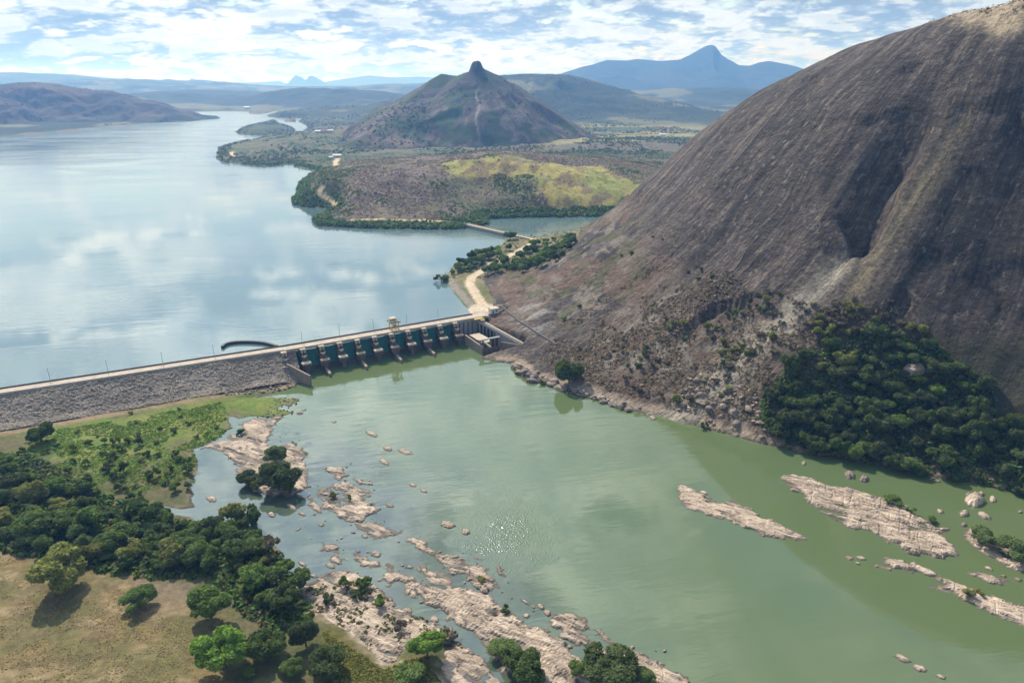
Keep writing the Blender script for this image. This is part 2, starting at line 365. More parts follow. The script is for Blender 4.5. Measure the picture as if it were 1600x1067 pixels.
# ---------------------------------------------------------------- materials
class NT:
    def __init__(s, name):
        s.m = bpy.data.materials.new(name); s.m.use_nodes = True; s.t = s.m.node_tree; s.t.nodes.clear()
        s.out = s.t.nodes.new('ShaderNodeOutputMaterial')
    def n(s, typ, ins=None, **props):
        nd = s.t.nodes.new('ShaderNode' + typ)
        for k, v in props.items(): setattr(nd, k, v)
        for k, v in (ins or {}).items():
            if isinstance(v, bpy.types.NodeSocket): s.t.links.new(v, nd.inputs[k])
            else: nd.inputs[k].default_value = v
        return nd
    def math(s, op, a, b=0.0, c=0.0, clamp=False):
        return s.n('Math', {0: a, 1: b, 2: c}, operation=op, use_clamp=clamp).outputs[0]
    def vmath(s, op, a, b=(0, 0, 0)): return s.n('VectorMath', {0: a, 1: b}, operation=op).outputs[0]
    def scale(s, a, v): return s.vmath('MULTIPLY', a, v)
    def noise(s, vec, sc, det=4, rough=.55, dist=0.0):
        return s.n('TexNoise', {'Vector': vec, 'Scale': sc, 'Detail': det, 'Roughness': rough, 'Distortion': dist}).outputs[0]
    def ramp(s, fac, stops, interp='LINEAR'):
        r = s.n('ValToRGB', {0: fac}); e = r.color_ramp.elements; r.color_ramp.interpolation = interp
        while len(e) < len(stops): e.new(0.5)
        for el, (p, c) in zip(e, stops): el.position = p; el.color = (*c, 1) if len(c) == 3 else c
        return r.outputs[0]
    def mrange(s, v, a, b, c, d): return s.n('MapRange', {0: v, 1: a, 2: b, 3: c, 4: d}).outputs[0]
    def mix(s, fac, a, b, blend='MIX'):
        return s.n('Mix', {0: fac, 6: a, 7: b}, data_type='RGBA', blend_type=blend).outputs[2]
    def pos(s): return s.n('NewGeometry').outputs['Position']
    def obj(s): return s.n('TexCoord').outputs['Object']
    def attr(s, name): return s.n('Attribute', attribute_name=name)
    def bump(s, h, dist, strength=1.0, normal=None):
        i = {'Height': h, 'Distance': dist, 'Strength': strength}
        if normal is not None: i['Normal'] = normal
        return s.n('Bump', i).outputs[0]
    def bsdf(s, **ins):
        b = s.n('BsdfPrincipled', {k.replace('_', ' '): v for k, v in ins.items()}); s.t.links.new(b.outputs[0], s.out.inputs[0]); return b
def C(*c): return (*c, 1.0)

def mat_terrain(name, sc, bump_d, lo=.62, hi=1.45, fine=6.0):
    """land cover colour per vertex, broken up by two scales of noise"""
    M = NT(name); p = M.pos(); t = M.attr('tint').outputs['Color']
    a = M.noise(p, sc, 5, .6); b = M.noise(p, sc * fine, 4, .65)
    f = M.math('ADD', M.math('MULTIPLY', a, .55), M.math('MULTIPLY', b, .45))
    k = M.mrange(f, .33, .67, lo, hi)
    col = M.mix(1.0, t, M.n('CombineColor', {0: k, 1: k, 2: k}).outputs[0], 'MULTIPLY')
    M.bsdf(Base_Color=col, Roughness=.95, Specular_IOR_Level=.15, Normal=M.bump(f, bump_d, .9))
    return M.m
def mat_dome():
    M = NT('weathered_granite'); p = M.pos(); fl = M.attr('flow').outputs['Vector']; t = M.attr('tint').outputs['Color']
    st1 = M.noise(M.scale(fl, (.22, .012, 0)), 1.0, 5, .6)        # water streaks
    st2 = M.noise(M.scale(fl, (.85, .035, 0)), 1.0, 4, .6)
    st3 = M.noise(M.scale(fl, (.055, .004, 0)), 1.0, 3, .5)
    sp = M.noise(p, .42, 8, .72); pt = M.noise(p, .055, 6, .65); gr = M.noise(p, 2.2, 4, .7)
    s = M.math('ADD', M.math('MULTIPLY', st1, .40), M.math('MULTIPLY', st2, .30)); s = M.math('ADD', s, M.math('MULTIPLY', sp, .30))
    base = M.ramp(s, [(.35, (.020, .015, .014)), (.46, (.058, .044, .036)), (.54, (.102, .078, .062)), (.65, (.26, .205, .155))])
    k = M.mrange(M.math('ADD', M.math('MULTIPLY', pt, .6), M.math('MULTIPLY', st3, .4)), .34, .66, .40, 1.7)
    base = M.mix(1.0, base, M.n('CombineColor', {0: k, 1: k, 2: k}).outputs[0], 'MULTIPLY')
    sb = M.noise(M.scale(fl, (.075, .0032, .9)), 1.0, 4, .6); base = M.mix(M.mrange(sb, .50, .62, 0, .42), base, C(.030, .024, .021))     # broad black stains
    # thin dark water lines and pale lime lines
    dl = M.noise(M.scale(fl, (.32, .006, 0)), 1.0, 2, .5); base = M.mix(M.math('MULTIPLY', M.mrange(dl, .57, .66, 0, .8), M.mrange(pt, .4, .55, .2, 1)), base, C(.016, .013, .013))
    ll = M.noise(M.scale(fl, (.42, .009, .4)), 1.0, 2, .5); base = M.mix(M.math('MULTIPLY', M.mrange(ll, .61, .68, 0, .7), M.mrange(sp, .40, .55, 0, 1)), base, C(.25, .20, .155))
    # pale flakes
    fk = M.math('MULTIPLY', M.mrange(gr, .55, .66, 0, 1), M.mrange(sp, .50, .60, 0, 1))
    base = M.mix(M.math('MULTIPLY', fk, .75), base, C(.30, .255, .20))
    # land cover painted per vertex where soil, bare pale rock, scrub and painted sunlight lie on the granite (alpha = amount)
    al = M.attr('tint').outputs['Alpha']
    kk = M.mrange(M.math('ADD', M.math('MULTIPLY', gr, .5), M.math('MULTIPLY', sp, .5)), .35, .65, .5, 1.5)
    tc = M.mix(1.0, t, M.n('CombineColor', {0: kk, 1: kk, 2: kk}).outputs[0], 'MULTIPLY')
    am = M.math('MULTIPLY', al, M.mrange(M.math('ADD', sp, M.math('MULTIPLY', al, .5)), .5, .85, .15, 1), clamp=True)
    col = M.mix(am, base, tc)
    h = M.math('ADD', M.math('MULTIPLY', st2, .5), M.math('MULTIPLY', sp, .8)); h = M.math('ADD', h, M.math('MULTIPLY', gr, .25))
    M.bsdf(Base_Color=col, Roughness=.85, Specular_IOR_Level=.25, Normal=M.bump(M.math('ADD', h, M.math('MULTIPLY', M.noise(p, .13, 5, .65), 2.0)), 2.6, 1.0))
    return M.m
_sv = W(930, 1040) - W(632, 918); STRATA = math.atan2(_sv[1], _sv[0]); ST_C, ST_S = math.cos(STRATA), math.sin(STRATA)
def mat_rock(name, cols, sc=1.0, ang=(.85, -.5)):
    """pale river bedrock: foliation lines along the river, dark cracks, wet foot"""
    M = NT(name); p = M.pos()
    r = M.n('VectorRotate', {'Vector': p, 'Axis': (0, 0, 1), 'Angle': -STRATA}).outputs[0]
    ln = M.noise(M.scale(r, (.16 * sc, 1.0 * sc, .6 * sc)), 1.0, 6, .65, .6); fn = M.noise(p, 1.3 * sc, 5, .7); bg = M.noise(p, .09 * sc, 4, .5)
    f = M.math('ADD', M.math('MULTIPLY', ln, .6), M.math('MULTIPLY', fn, .4))
    base = M.ramp(f, [(.30, cols[0]), (.40, cols[1]), (.49, cols[2]), (.63, cols[3])])
    k = M.mrange(bg, .35, .65, .78, 1.2); base = M.mix(1.0, base, M.n('CombineColor', {0: k, 1: k, 2: k}).outputs[0], 'MULTIPLY')
    z = M.n('SeparateXYZ', {0: p}).outputs[2]
    wet = M.mrange(M.math('ADD', z, M.math('MULTIPLY', fn, -.6)), -.22, .22, 1, 0)
    base = M.mix(M.math('MULTIPLY', wet, .8), base, C(.045, .040, .034))
    M.bsdf(Base_Color=base, Roughness=.8, Specular_IOR_Level=.3, Normal=M.bump(f, .8, .9))
    return M.m
def mat_foliage(name, a, b, c, trans=.30):
    M = NT(name); g = M.n('NewGeometry'); oi = M.n('ObjectInfo')
    r = g.outputs['Random Per Island']
    col = M.mix(r, C(*a), C(*b)); col = M.mix(M.mrange(oi.outputs['Random'], 0, 1, 0, .75), col, C(*c))
    k = M.mrange(M.noise(g.outputs['Position'], .35, 3, .6), .3, .7, .7, 1.3)
    col = M.mix(1.0, col, M.n('CombineColor', {0: k, 1: k, 2: k}).outputs[0], 'MULTIPLY')
    d = M.n('BsdfDiffuse', {'Color': col}); tcol = M.mix(1.0, col, C(1.3, 1.35, .6), 'MULTIPLY'); t = M.n('BsdfTranslucent', {'Color': tcol})
    mx = M.n('MixShader', {0: trans, 1: d.outputs[0], 2: t.outputs[0]}); M.t.links.new(mx.outputs[0], M.out.inputs[0]); return M.m
def mat_plain(name, col, rough=.8, var=.25, sc=.8, streak=0.0, metal=0.0, spec=.3, bump=.05):
    M = NT(name); p = M.pos(); a = M.noise(p, sc, 5, .65)
    if streak:
        b = M.noise(M.scale(p, (1.2, 1.2, .12)), 1.0, 4, .6); a = M.math('ADD', M.math('MULTIPLY', a, 1 - streak), M.math('MULTIPLY', b, streak))
    k = M.mrange(a, .3, .7, 1 - var, 1 + var)
    c = M.mix(1.0, C(*col), M.n('CombineColor', {0: k, 1: k, 2: k}).outputs[0], 'MULTIPLY')
    M.bsdf(Base_Color=c, Roughness=rough, Metallic=metal, Specular_IOR_Level=spec, Normal=M.bump(a, bump, .6)); return M.m
def mat_water(name, deep, shallow, amp, chop=False):
    M = NT(name); p = M.pos()
    r = M.n('VectorRotate', {'Vector': p, 'Axis': (0, 0, 1), 'Angle': math.radians(-12)}).outputs[0]
    big = M.noise(M.scale(r, (.0035, .010, 0)), 1.0, 5, .55, .5)                     # wind lanes
    w1 = M.noise(M.scale(r, (.05, .22, 0)), 1.0, 3, .5); w2 = M.noise(M.scale(r, (.35, .8, 0)), 1.0, 3, .55); w3 = M.noise(p, 2.2, 2, .5)
    h = M.math('ADD', M.math('MULTIPLY', w1, 1.0), M.math('MULTIPLY', w2, .22))
    ruf = M.mrange(big, .42, .62, .15, 1.0)
    h = M.math('MULTIPLY', h, M.math('MULTIPLY', ruf, amp if chop else M.math('MULTIPLY', amp, M.mrange(M.n('SeparateXYZ', {0: p}).outputs[1], 900, 2600, 1, 7))))
    h = M.math('ADD', h, M.math('MULTIPLY', w3, amp * .012))
    tn = M.noise(M.scale(p, (.012, .012, 0)), 1.0, 4, .5)
    col = M.mix(M.mrange(tn, .35, .65, 0, .35), C(*deep), C(deep[0] * .8, deep[1] * .92, deep[2] * 1.25))
    if chop:
        g = W(788, 832, 0); s = M.vmath('SUBTRACT', p, (float(g[0]), float(g[1]), 0)); s = M.scale(s, (1 / 17., 1 / 22., 0))
        q = M.n('VectorMath', {0: s}, operation='LENGTH').outputs['Value']
        q = M.math('ADD', q, M.mrange(M.noise(p, .12, 3, .6), .3, .7, -.45, .45))
        ck = M.mrange(q, .25, 1.25, 1, 0)
        cw = M.n('TexVoronoi', {'Vector': M.scale(p, (1, .8, 0)), 'Scale': 1.7, 'Randomness': 1.0}, feature='SMOOTH_F1').outputs[0]
        h = M.math('ADD', h, M.math('MULTIPLY', M.math('MULTIPLY', cw, ck), .30))
        # shallow, stony water by the left bank
        sx = M.n('SeparateXYZ', {0: p})
        e = M.math('ADD', M.math('MULTIPLY', sx.outputs[0], .80), M.math('MULTIPLY', sx.outputs[1], .45))
        sh = M.mrange(M.math('ADD', e, M.mrange(M.noise(p, .03, 4, .6), .3, .7, -18, 18)), 62, 112, 1, 0)
        sh = M.math('MULTIPLY', sh, M.mrange(sx.outputs[1], 330, 270, 0, 1))
        sb = M.mrange(M.noise(p, .12, 6, .65), .38, .66, .45, 1)
        col = M.mix(M.math('MULTIPLY', sh, sb), col, C(*shallow))
    rg = M.mrange(big, .4, .65, .015, .05)
    if not chop: rg = M.math('ADD', rg, M.mrange(M.n('SeparateXYZ', {0: p}).outputs[1], 900, 2600, 0, .16))
    if chop: rg = M.math('ADD', rg, M.math('MULTIPLY', ck, .05))
    M.bsdf(Base_Color=col, Roughness=rg, IOR=1.68, Specular_IOR_Level=.5, Normal=M.bump(h, 1.0, 1.0))
    return M.m

# ---------------------------------------------------------------- world, sun, camera, haze
SUN_AZ, SUN_EL = math.radians(-31), math.radians(45)     # azimuth measured from +Y towards +X
def build_world():
    w = bpy.data.worlds.new('World'); scene.world = w; w.use_nodes = True; nt = w.node_tree; nt.nodes.clear()
    M = NT.__new__(NT); M.t = nt; M.m = None
    out = nt.nodes.new('ShaderNodeOutputWorld'); bg = nt.nodes.new('ShaderNodeBackground'); nt.links.new(bg.outputs[0], out.inputs[0])
    sky = M.n('TexSky', sky_type='NISHITA', sun_disc=False, sun_elevation=SUN_EL, sun_rotation=SUN_AZ, altitude=200, air_density=1.3, dust_density=.7, ozone_density=3.0)
    d = M.n('TexCoord').outputs['Generated']; s = M.n('SeparateXYZ', {0: d}); z = M.math('MAXIMUM', s.outputs[2], 0.0)
    inv = M.math('DIVIDE', 1.0, M.math('ADD', z, .21))
    p = M.n('CombineXYZ', {0: M.math('MULTIPLY', s.outputs[0], inv), 1: M.math('MULTIPLY', s.outputs[1], inv), 2: 3.7}).outputs[0]
    inv2 = M.math('DIVIDE', 1.0, M.math('ADD', z, .228))
    p2 = M.n('CombineXYZ', {0: M.math('MULTIPLY', s.outputs[0], inv2), 1: M.math('MULTIPLY', s.outputs[1], inv2), 2: 3.7}).outputs[0]
    n1 = M.noise(p, 4.2, 10, .60, .2); n2 = M.noise(p2, 4.2, 10, .60, .2); n3 = M.noise(p, .9, 3, .5)
    cov = M.math('ADD', n1, M.mrange(n3, .3, .7, -.10, .10))
    cov = M.math('ADD', cov, M.mrange(z, 0, .30, .075, -.04))
    sd = (math.sin(SUN_AZ) * math.cos(SUN_EL), math.cos(SUN_AZ) * math.cos(SUN_EL), math.sin(SUN_EL))
    dt = M.n('VectorMath', {0: d, 1: sd}, operation='DOT_PRODUCT').outputs['Value']
    cov = M.math('ADD', cov, M.mrange(s.outputs[1], -.3, .3, -.10, 0))          # unseen clouds behind the viewer thinned to cut ambient light
    cov = M.math('ADD', cov, M.math('MULTIPLY', M.mrange(dt, .6, .92, 0, .075), M.mrange(z, .15, .3, 0, 1)))
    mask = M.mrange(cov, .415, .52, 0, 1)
    lit = M.math('SUBTRACT', n1, n2)                       # brighter where the cloud thins upwards
    core = M.mrange(cov, .47, .66, 0, 1)
    br = M.math('ADD', M.mrange(lit, -.07, .07, -.50, .50), M.mrange(core, 0, 1, .80, .34), clamp=True)
    cc = M.ramp(br, [(0.0, (1.9, 2.6, 3.7)), (.42, (2.8, 3.55, 4.6)), (.72, (4.2, 4.9, 5.6)), (1.0, (6.2, 6.6, 6.9))])
    gl = M.mrange(dt, .76, .98, 1.0, 4.3)                  # clouds brighten towards the sun
    cc = M.mix(1.0, cc, M.n('CombineColor', {0: gl, 1: gl, 2: gl}).outputs[0], 'MULTIPLY')
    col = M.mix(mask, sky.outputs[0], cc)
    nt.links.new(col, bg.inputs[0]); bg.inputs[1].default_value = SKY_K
    L = bpy.data.lights.new('sun', 'SUN'); L.energy = SUN_K; L.angle = math.radians(.55); L.color = (1.0, .945, .86)
    o = link(bpy.data.objects.new('sun', L))
    dv = (math.sin(SUN_AZ) * math.cos(SUN_EL), math.cos(SUN_AZ) * math.cos(SUN_EL), math.sin(SUN_EL))
    from mathutils import Vector
    o.rotation_euler = Vector(dv).to_track_quat('Z', 'Y').to_euler(); o.location = (0, 0, 400)
SKY_K, SUN_K, HAZE_K = .115, 4.6, 1.3e-4
def build_camera():
    c = bpy.data.cameras.new('camera'); o = link(bpy.data.objects.new('camera', c)); c.sensor_width = 36; c.lens = 36 * F / 1600
    o.location = (0, 0, H); o.rotation_euler = (math.pi / 2 - PITCH, 0, 0); c.clip_start = .5; c.clip_end = 90000; scene.camera = o
    scene.view_settings.view_transform = 'Standard'; scene.view_settings.look = 'None'; scene.view_settings.exposure = 0.33; scene.view_settings.gamma = 1
    cy = scene.cycles; cy.use_denoising = True; cy.volume_bounces = 0; cy.max_bounces = 6; cy.diffuse_bounces = 3; cy.glossy_bounces = 3; cy.transmission_bounces = 3
    cy.sample_clamp_direct = 12; cy.sample_clamp_indirect = 4
def build_haze():
    M = NT('haze_air'); v = M.n('VolumePrincipled', {'Color': C(.20, .46, 1.0), 'Absorption Color': C(1, 1, 1), 'Density': HAZE_K, 'Anisotropy': .25})
    M.t.links.new(v.outputs[0], M.out.inputs['Volume'])
    b = MB(); x0, x1, y0, y1, z0, z1 = -34000, 34000, -600, 34000, -8.5, 600
    b.box(((x0 + x1) / 2, (y0 + y1) / 2, (z0 + z1) / 2), (x1 - x0, y1 - y0, z1 - z0))
    tag(b.build('haze', M.m), 'thin bluish haze filling the valley air out to the far mountains', 'haze', kind='stuff')
build_camera(); build_world(); build_haze()

# ---------------------------------------------------------------- terrain objects
def mixc(a, b, w): return a * (1 - w[..., None]) + np.array(b) * w[..., None]
def n01(x, y, s, seed, o=4): return np.clip(.5 + 1.1 * fbm(x / s, y / s, seed, o), 0, 1)

# left bank
def build_bank():
    x = np.arange(-470, 50, 1.1); y = np.arange(64, 400, 1.1); X, Y = np.meshgrid(x, y); Z = bank_h(X, Y)
    # only what the embankment does not cover and what lies near the frame
    keep = (Z > -1.6) & (np.abs(X) < Y * .95 + 110)
    c = np.ones(X.shape + (3,)) * np.array([.078, .085, .034])
    c = mixc(c, (.125, .098, .050), n01(X, Y, 16, 200) * .7)
    g = sst(-10, 6, sdf(X, Y, GREEN) + 14 * fbm(X / 18, Y / 18, 201, 4))
    gr = mixc(np.ones_like(c) * np.array([.105, .150, .028]), (.165, .165, .045), n01(X, Y, 11, 202)); gr = mixc(gr, (.050, .090, .020), sst(.55, .8, n01(X, Y, 22, 203)))
    c = c * (1 - g[..., None]) + gr * g[..., None]
    d = sst(-9, 5, sdf(X, Y, DRYF) + 3 + 6 * fbm(X / 10, Y / 10, 204, 4))
    dr = mixc(np.ones_like(c) * np.array([.195, .135, .062]), (.125, .108, .042), n01(X, Y, 8, 205)); dr = mixc(dr, (.25, .185, .10), sst(.55, .85, n01(X * .6 + Y * .3, Y * 1.4, 6, 206)) * .8); dr = mixc(dr, (.115, .105, .040), sst(.60, .85, n01(X, Y, 13, 207)) * .7); dr = mixc(dr, (.10, .075, .04), sst(.6, .8, n01(X * .5 + Y * .5, Y - X * .3, 2.2, 220)) * .5)
    c = c * (1 - d[..., None]) + dr * d[..., None]
    pat = WP([(215,905),(300,925),(300,955),(235,950)]); q = sst(-4, 3, sdf(X, Y, pat) + 3 * fbm(X / 5, Y / 5, 208)); c = mixc(c, (.175, .130, .085), q * .8)
    m = sst(-4, 3, sdf(X, Y, MOSS) + 6 * fbm(X / 8, Y / 8, 209, 4)); c = mixc(c, (.090, .082, .022), m * .9); c = mixc(c, (.12, .10, .045), m * sst(.55, .7, n01(X, Y, 3, 210)))
    rk = sst(-2, 2, sdf(X, Y, SHELF_ROCK) + 7 * fbm(X / 9, Y / 9, 211, 4)); rc = mixc(np.ones_like(c) * np.array([.40, .32, .24]), (.28, .22, .165), n01(X, Y, 5, 212)); rc = mixc(rc, (.15, .12, .06), sst(.62, .75, n01(X, Y, 10, 213)) * .85)
    c = c * (1 - rk[..., None]) + rc * rk[..., None]
    # shoreline stones and mud
    s = sdf(X, Y, BANK_R); sh = sst(3.2, .6, s) * (1 - rk); c = mixc(c, (.24, .19, .14), sh * .75 * n01(X, Y, 6, 214)); wet = sst(.30, .02, Z + .2 * fbm(X / 3, Y / 3, 215)); c = mixc(c, (.055, .045, .032), wet * .85)
    # dirt strip at the foot of the embankment
    foot = [AX0 + SN * 21, AX1 + SN * 21, AX2 + SN * 21]; df, _ = sdl(X, Y, foot); w = sst(9.5, 5, df + 2.5 * fbm(X / 10, Y / 10, 216)); c = mixc(c, (.235, .165, .095), w * .9); c = mixc(c, (.13, .125, .045), sst(.5, .8, n01(X, Y, 7, 217)) * w * .6)
    o = grid_obj('river_bank', X, Y, Z, keep, mat_terrain('bank_soil', .5, .5, .6, 1.45, 5), c)
    tag(o, 'flat left river bank with green meadow, thickets and dry brown grass', 'river bank', kind='structure')
def build_spit():
    x = np.arange(-75, 210, 1.5); y = np.arange(425, 810, 1.5); X, Y = np.meshgrid(x, y); Z = spit_h(X, Y)
    keep = (Z > ZL - 1.8)
    c = mixc(np.ones(X.shape + (3,)) * np.array([.085, .095, .032]), (.19, .155, .085), n01(X, Y, 22, 230))
    s = sdf(X, Y, SPIT_R); rr = sst(7.5, 5.5, s) * sst(560, 530, Y); c = mixc(c, (.20, .17, .14), rr); c = mixc(c, (.06, .11, .025), sst(1.8, .6, s) * rr * sst(.4, .6, n01(X, Y, 8, 231)))
    dr, _ = sdl(X, Y, ROAD); w = sst(4.6, 3.0, dr + .8 * fbm(X / 6, Y / 6, 232)); c = mixc(c, (.46, .36, .25), w)
    dc = np.hypot(X + 20, Y - 455); c = mixc(c, (.46, .37, .27), sst(15, 9, dc))
    dc2 = np.hypot((X - 62) / 26, (Y - 742) / 9.0); c = mixc(c, (.42, .31, .19), sst(1.2, .7, dc2) * .9)
    o = grid_obj('lakeside_spit', X, Y, Z, keep, mat_terrain('spit_soil', .4, .4), c); tag(o, 'low spit of land with a dirt road between lake and granite dome', 'land', kind='structure')
def dome_cover(X, Y, Z):
    u, r = flow_uv(X, Y); c = np.ones(X.shape + (4,)) * np.array([.12, .09, .07, 0.0])
    def lay(col, w):
        nonlocal c
        w = np.clip(w, 0, 1); c = np.concatenate([mixc(c[..., :3], col, w / np.maximum(w + c[..., 3] * (1 - w), 1e-6)), np.maximum(c[..., 3], w)[..., None]], -1)
    low = sst(95, 40, Z + 22 * fbm(X / 40, Y / 40, 240, 4)); west = sst(150, 90, X) * sst(395, 430, Y + X * .1)
    # red brown dry moss sheets on the lower west flank
    a = sst(.50, .62, n01(u, r * .8, 26, 241)) * low * west; lay((.155, .095, .062), a * .85)
    a = sst(.60, .72, n01(u, r * 1.6, 13, 242)) * low * west; lay((.25, .205, .155), a * .7)
    a = sst(.66, .74, n01(X, Y, 12, 243)) * low * west; lay((.105, .105, .035), a * .7)
    # rubble and soil apron above the river
    ap = sst(62, 30, Z + 14 * fbm(X / 25, Y / 25, 244, 4)) * sst(432, 398, Y) * sst(20, 55, X + (380 - Y) * .6); lay((.17, .125, .085), ap * .72)
    lay((.27, .225, .175), ap * sst(.55, .68, n01(X, Y, 7, 245)) * .85); lay((.135, .085, .058), ap * sst(.6, .75, n01(X, Y, 15, 246)) * .8)
    # under the wood
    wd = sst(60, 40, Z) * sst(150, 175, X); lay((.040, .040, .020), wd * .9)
    # bleached band at the water, paler slabs by the dam
    w = sst(4.2, 2.4, Z + .9 * fbm(X / 12, Y / 12, 247, 3)) * sst(410, 390, Y); lay((.40, .30, .21), w * .9)
    w = sst(.9, .3, Z); lay((.06, .05, .035), w * sst(410, 390, Y))
    sl = np.exp(-(((X - 14) / 16) ** 2 + ((Y - 432) / 26) ** 2) * 1.3); lay((.34, .31, .275), sl * sst(.42, .55, n01(u, r * .25, 5, 248)))
    # pale run-off stripe and rib right of the hollow, its golden sunlight painted in
    q = u - HOL[0] - 16 + fbm(r / 25, u / 90, 249) * 3; rr = r - HOL[1]
    lay((.34, .265, .155), np.exp(-(q / 8.5) ** 2) * sst(-55, -8, rr) * sst(60, 15, rr) * (.35 + .65 * n01(u, r * .15, 2.2, 250)))
    q2 = u - HOL[0] - 2 + (rr - 30) * .05; lay((.40, .34, .26), np.exp(-(q2 / 6.5) ** 2) * sst(12, 24, rr) * .95)
    # bare rim along the top, its sunlit brightness painted into the colour
    tp = sst(181, 191, Z + 5 * fbm(X / 16, Y / 16, 251, 4)) * sst(240, 256, X); lay((.52, .40, .25), tp * (.55 + .45 * n01(u, r * .3, 6, 252)))
    tp2 = sst(201, 206, Z) * sst(255, 285, X); lay((.19, .13, .07), tp2)
    return c
def build_dome():
    x = np.arange(-40, 640, 1.4); y = np.arange(196, 880, 1.4); X, Y = np.meshgrid(x, y); Z = dome_h(X, Y)
    keep = (Z > np.where(Y > 440, 9.0, -2.5)) & (X > -25 - 0 * Y)
    u, r = flow_uv(X, Y); fl = np.stack([u, r, Z * .5], -1)
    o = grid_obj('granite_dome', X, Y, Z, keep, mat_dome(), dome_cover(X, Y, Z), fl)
    tag(o, 'huge dark brown bare granite dome rising from the river, streaked along its fall lines', 'granite hill', kind='structure')
FIELD_PX = [(688,258),(742,250),(812,249),(866,254),(924,262),(982,285),(998,297),(982,312),(963,324),(924,322),(874,320),(862,301),(827,274),(789,270),(750,268),(711,270)]
def far_tint(X, Y, Z):
    r = np.hypot(X, Y); s = -sdf(X, Y, LAKE_R); s = np.maximum(s, sdf(X, Y, ISLE))
    c = mixc(np.ones(X.shape + (3,)) * np.array([.135, .105, .082]), (.105, .102, .050), sst(.42, .62, n01(X, Y, 60, 260)))
    c = mixc(c, (.135, .105, .07), sst(.58, .75, n01(X, Y, 34, 261)) * .7)
    f = trace([p[0] for p in FIELD_PX], [p[1] for p in FIELD_PX], far_h, 640, 1800, 260)[:, :2]
    w = sst(-14, 8, sdf(X, Y, f) + 6 + 16 * fbm(X / 45, Y / 45, 262, 4))
    fc = mixc(np.ones_like(c) * np.array([.27, .225, .065]), (.165, .125, .06), sst(.40, .60, n01(X * .5 + Y * .12, Y * .5 - X * .6, 9, 263))); fc = mixc(fc, (.19, .205, .05), sst(.55, .7, n01(X, Y, 40, 264)) * .8)
    c = c * (1 - w[..., None]) + fc * w[..., None]
    # second peninsula: olive; plain: mixed fields
    p2 = sst(1150, 1250, r) * sst(2300, 2100, r) * sst(-60, -160, X); c = mixc(c, (.098, .092, .046), p2 * .75); c = mixc(c, (.048, .075, .025), p2 * sst(.56, .68, n01(X, Y, 28, 265))); c = mixc(c, (.055, .072, .028), sst(-30, 5, sdf(X, Y, ISLE)))
    pl = sst(1300, 1500, r) * sst(40, 140, X); pc = mixc(np.ones_like(c) * np.array([.105, .092, .062]), (.055, .075, .030), sst(.45, .58, n01(X * .35, Y, 110, 266))); pc = mixc(pc, (.21, .185, .075), sst(.60, .70, n01(X * .4, Y, 150, 267)))
    c = c * (1 - pl[..., None]) + pc * pl[..., None]
    fr = sst(2300, 2700, r); fcx = mixc(np.ones_like(c) * np.array([.038, .048, .028]), (.12, .115, .060), sst(.54, .66, n01(X, Y, 420, 268))); fcx = mixc(fcx, (.022, .032, .020), sst(.5, .6, n01(X, Y, 260, 269)))
    c = c * (1 - fr[..., None]) + fcx * fr[..., None]
    sh = sst(24, 8, s + 10 * fbm(X / 22, Y / 22, 270, 3)); c = mixc(c, (.045, .065, .022), sh * .85)
    mu = sst(2.2, .6, s); c = mixc(c, (.20, .15, .10), mu * .6)
    for pts, wd, z0 in FAR_ROADS:
        d, _ = sdl(X, Y, pts); c = mixc(c, (.50, .36, .21), sst(wd, wd * .6, d))
    return c
FAR_ROADS = []
def road_line(px, wd): FAR_ROADS.append((trace([p[0] for p in px], [p[1] for p in px], far_h, 640, 2600, 400)[:, :2], wd, 0))
def build_far():
    road_line([(505,291),(498,296),(499,303),(508,308),(519,314),(528,322)], 2.8); road_line([(545,345),(600,344),(660,345),(700,347),(732,349)], 3.0); road_line([(528,248),(524,254),(526,258)], 6); road_line([(362,238),(365,242),(366,244)], 6)
    az = np.radians(np.linspace(-58, 58, 740)); r = 640 * np.exp(np.linspace(0, math.log(34000 / 640), 720) ** 1.0)
    A, R = np.meshgrid(az, r); X, Y = R * np.sin(A), R * np.cos(A); Z = far_h(X, Y)
    keep = Z > ZL - 2.5
    o = grid_obj('ground', X, Y, Z, keep, mat_terrain('scrub_ground', .09, 1.2, .55, 1.5, 4), far_tint(X, Y, Z)); tag(o, 'scrubby land around the lake rolling away to the horizon', 'ground', kind='structure')
def build_hill(name, hill, x0, x1, y0, y1, st, hf, col, label, seed, zmin=6):
    x = np.arange(x0, x1, st); y = np.arange(y0, y1, st); X, Y = np.meshgrid(x, y); Z = hf(X, Y); keep = Z > zmin
    o = grid_obj(name, X, Y, Z, keep, mat_terrain(name + '_scrub', .25 / st * 3, st * .4, .6, 1.45, 3), col(X, Y, Z)); tag(o, label, 'hill', kind='structure')
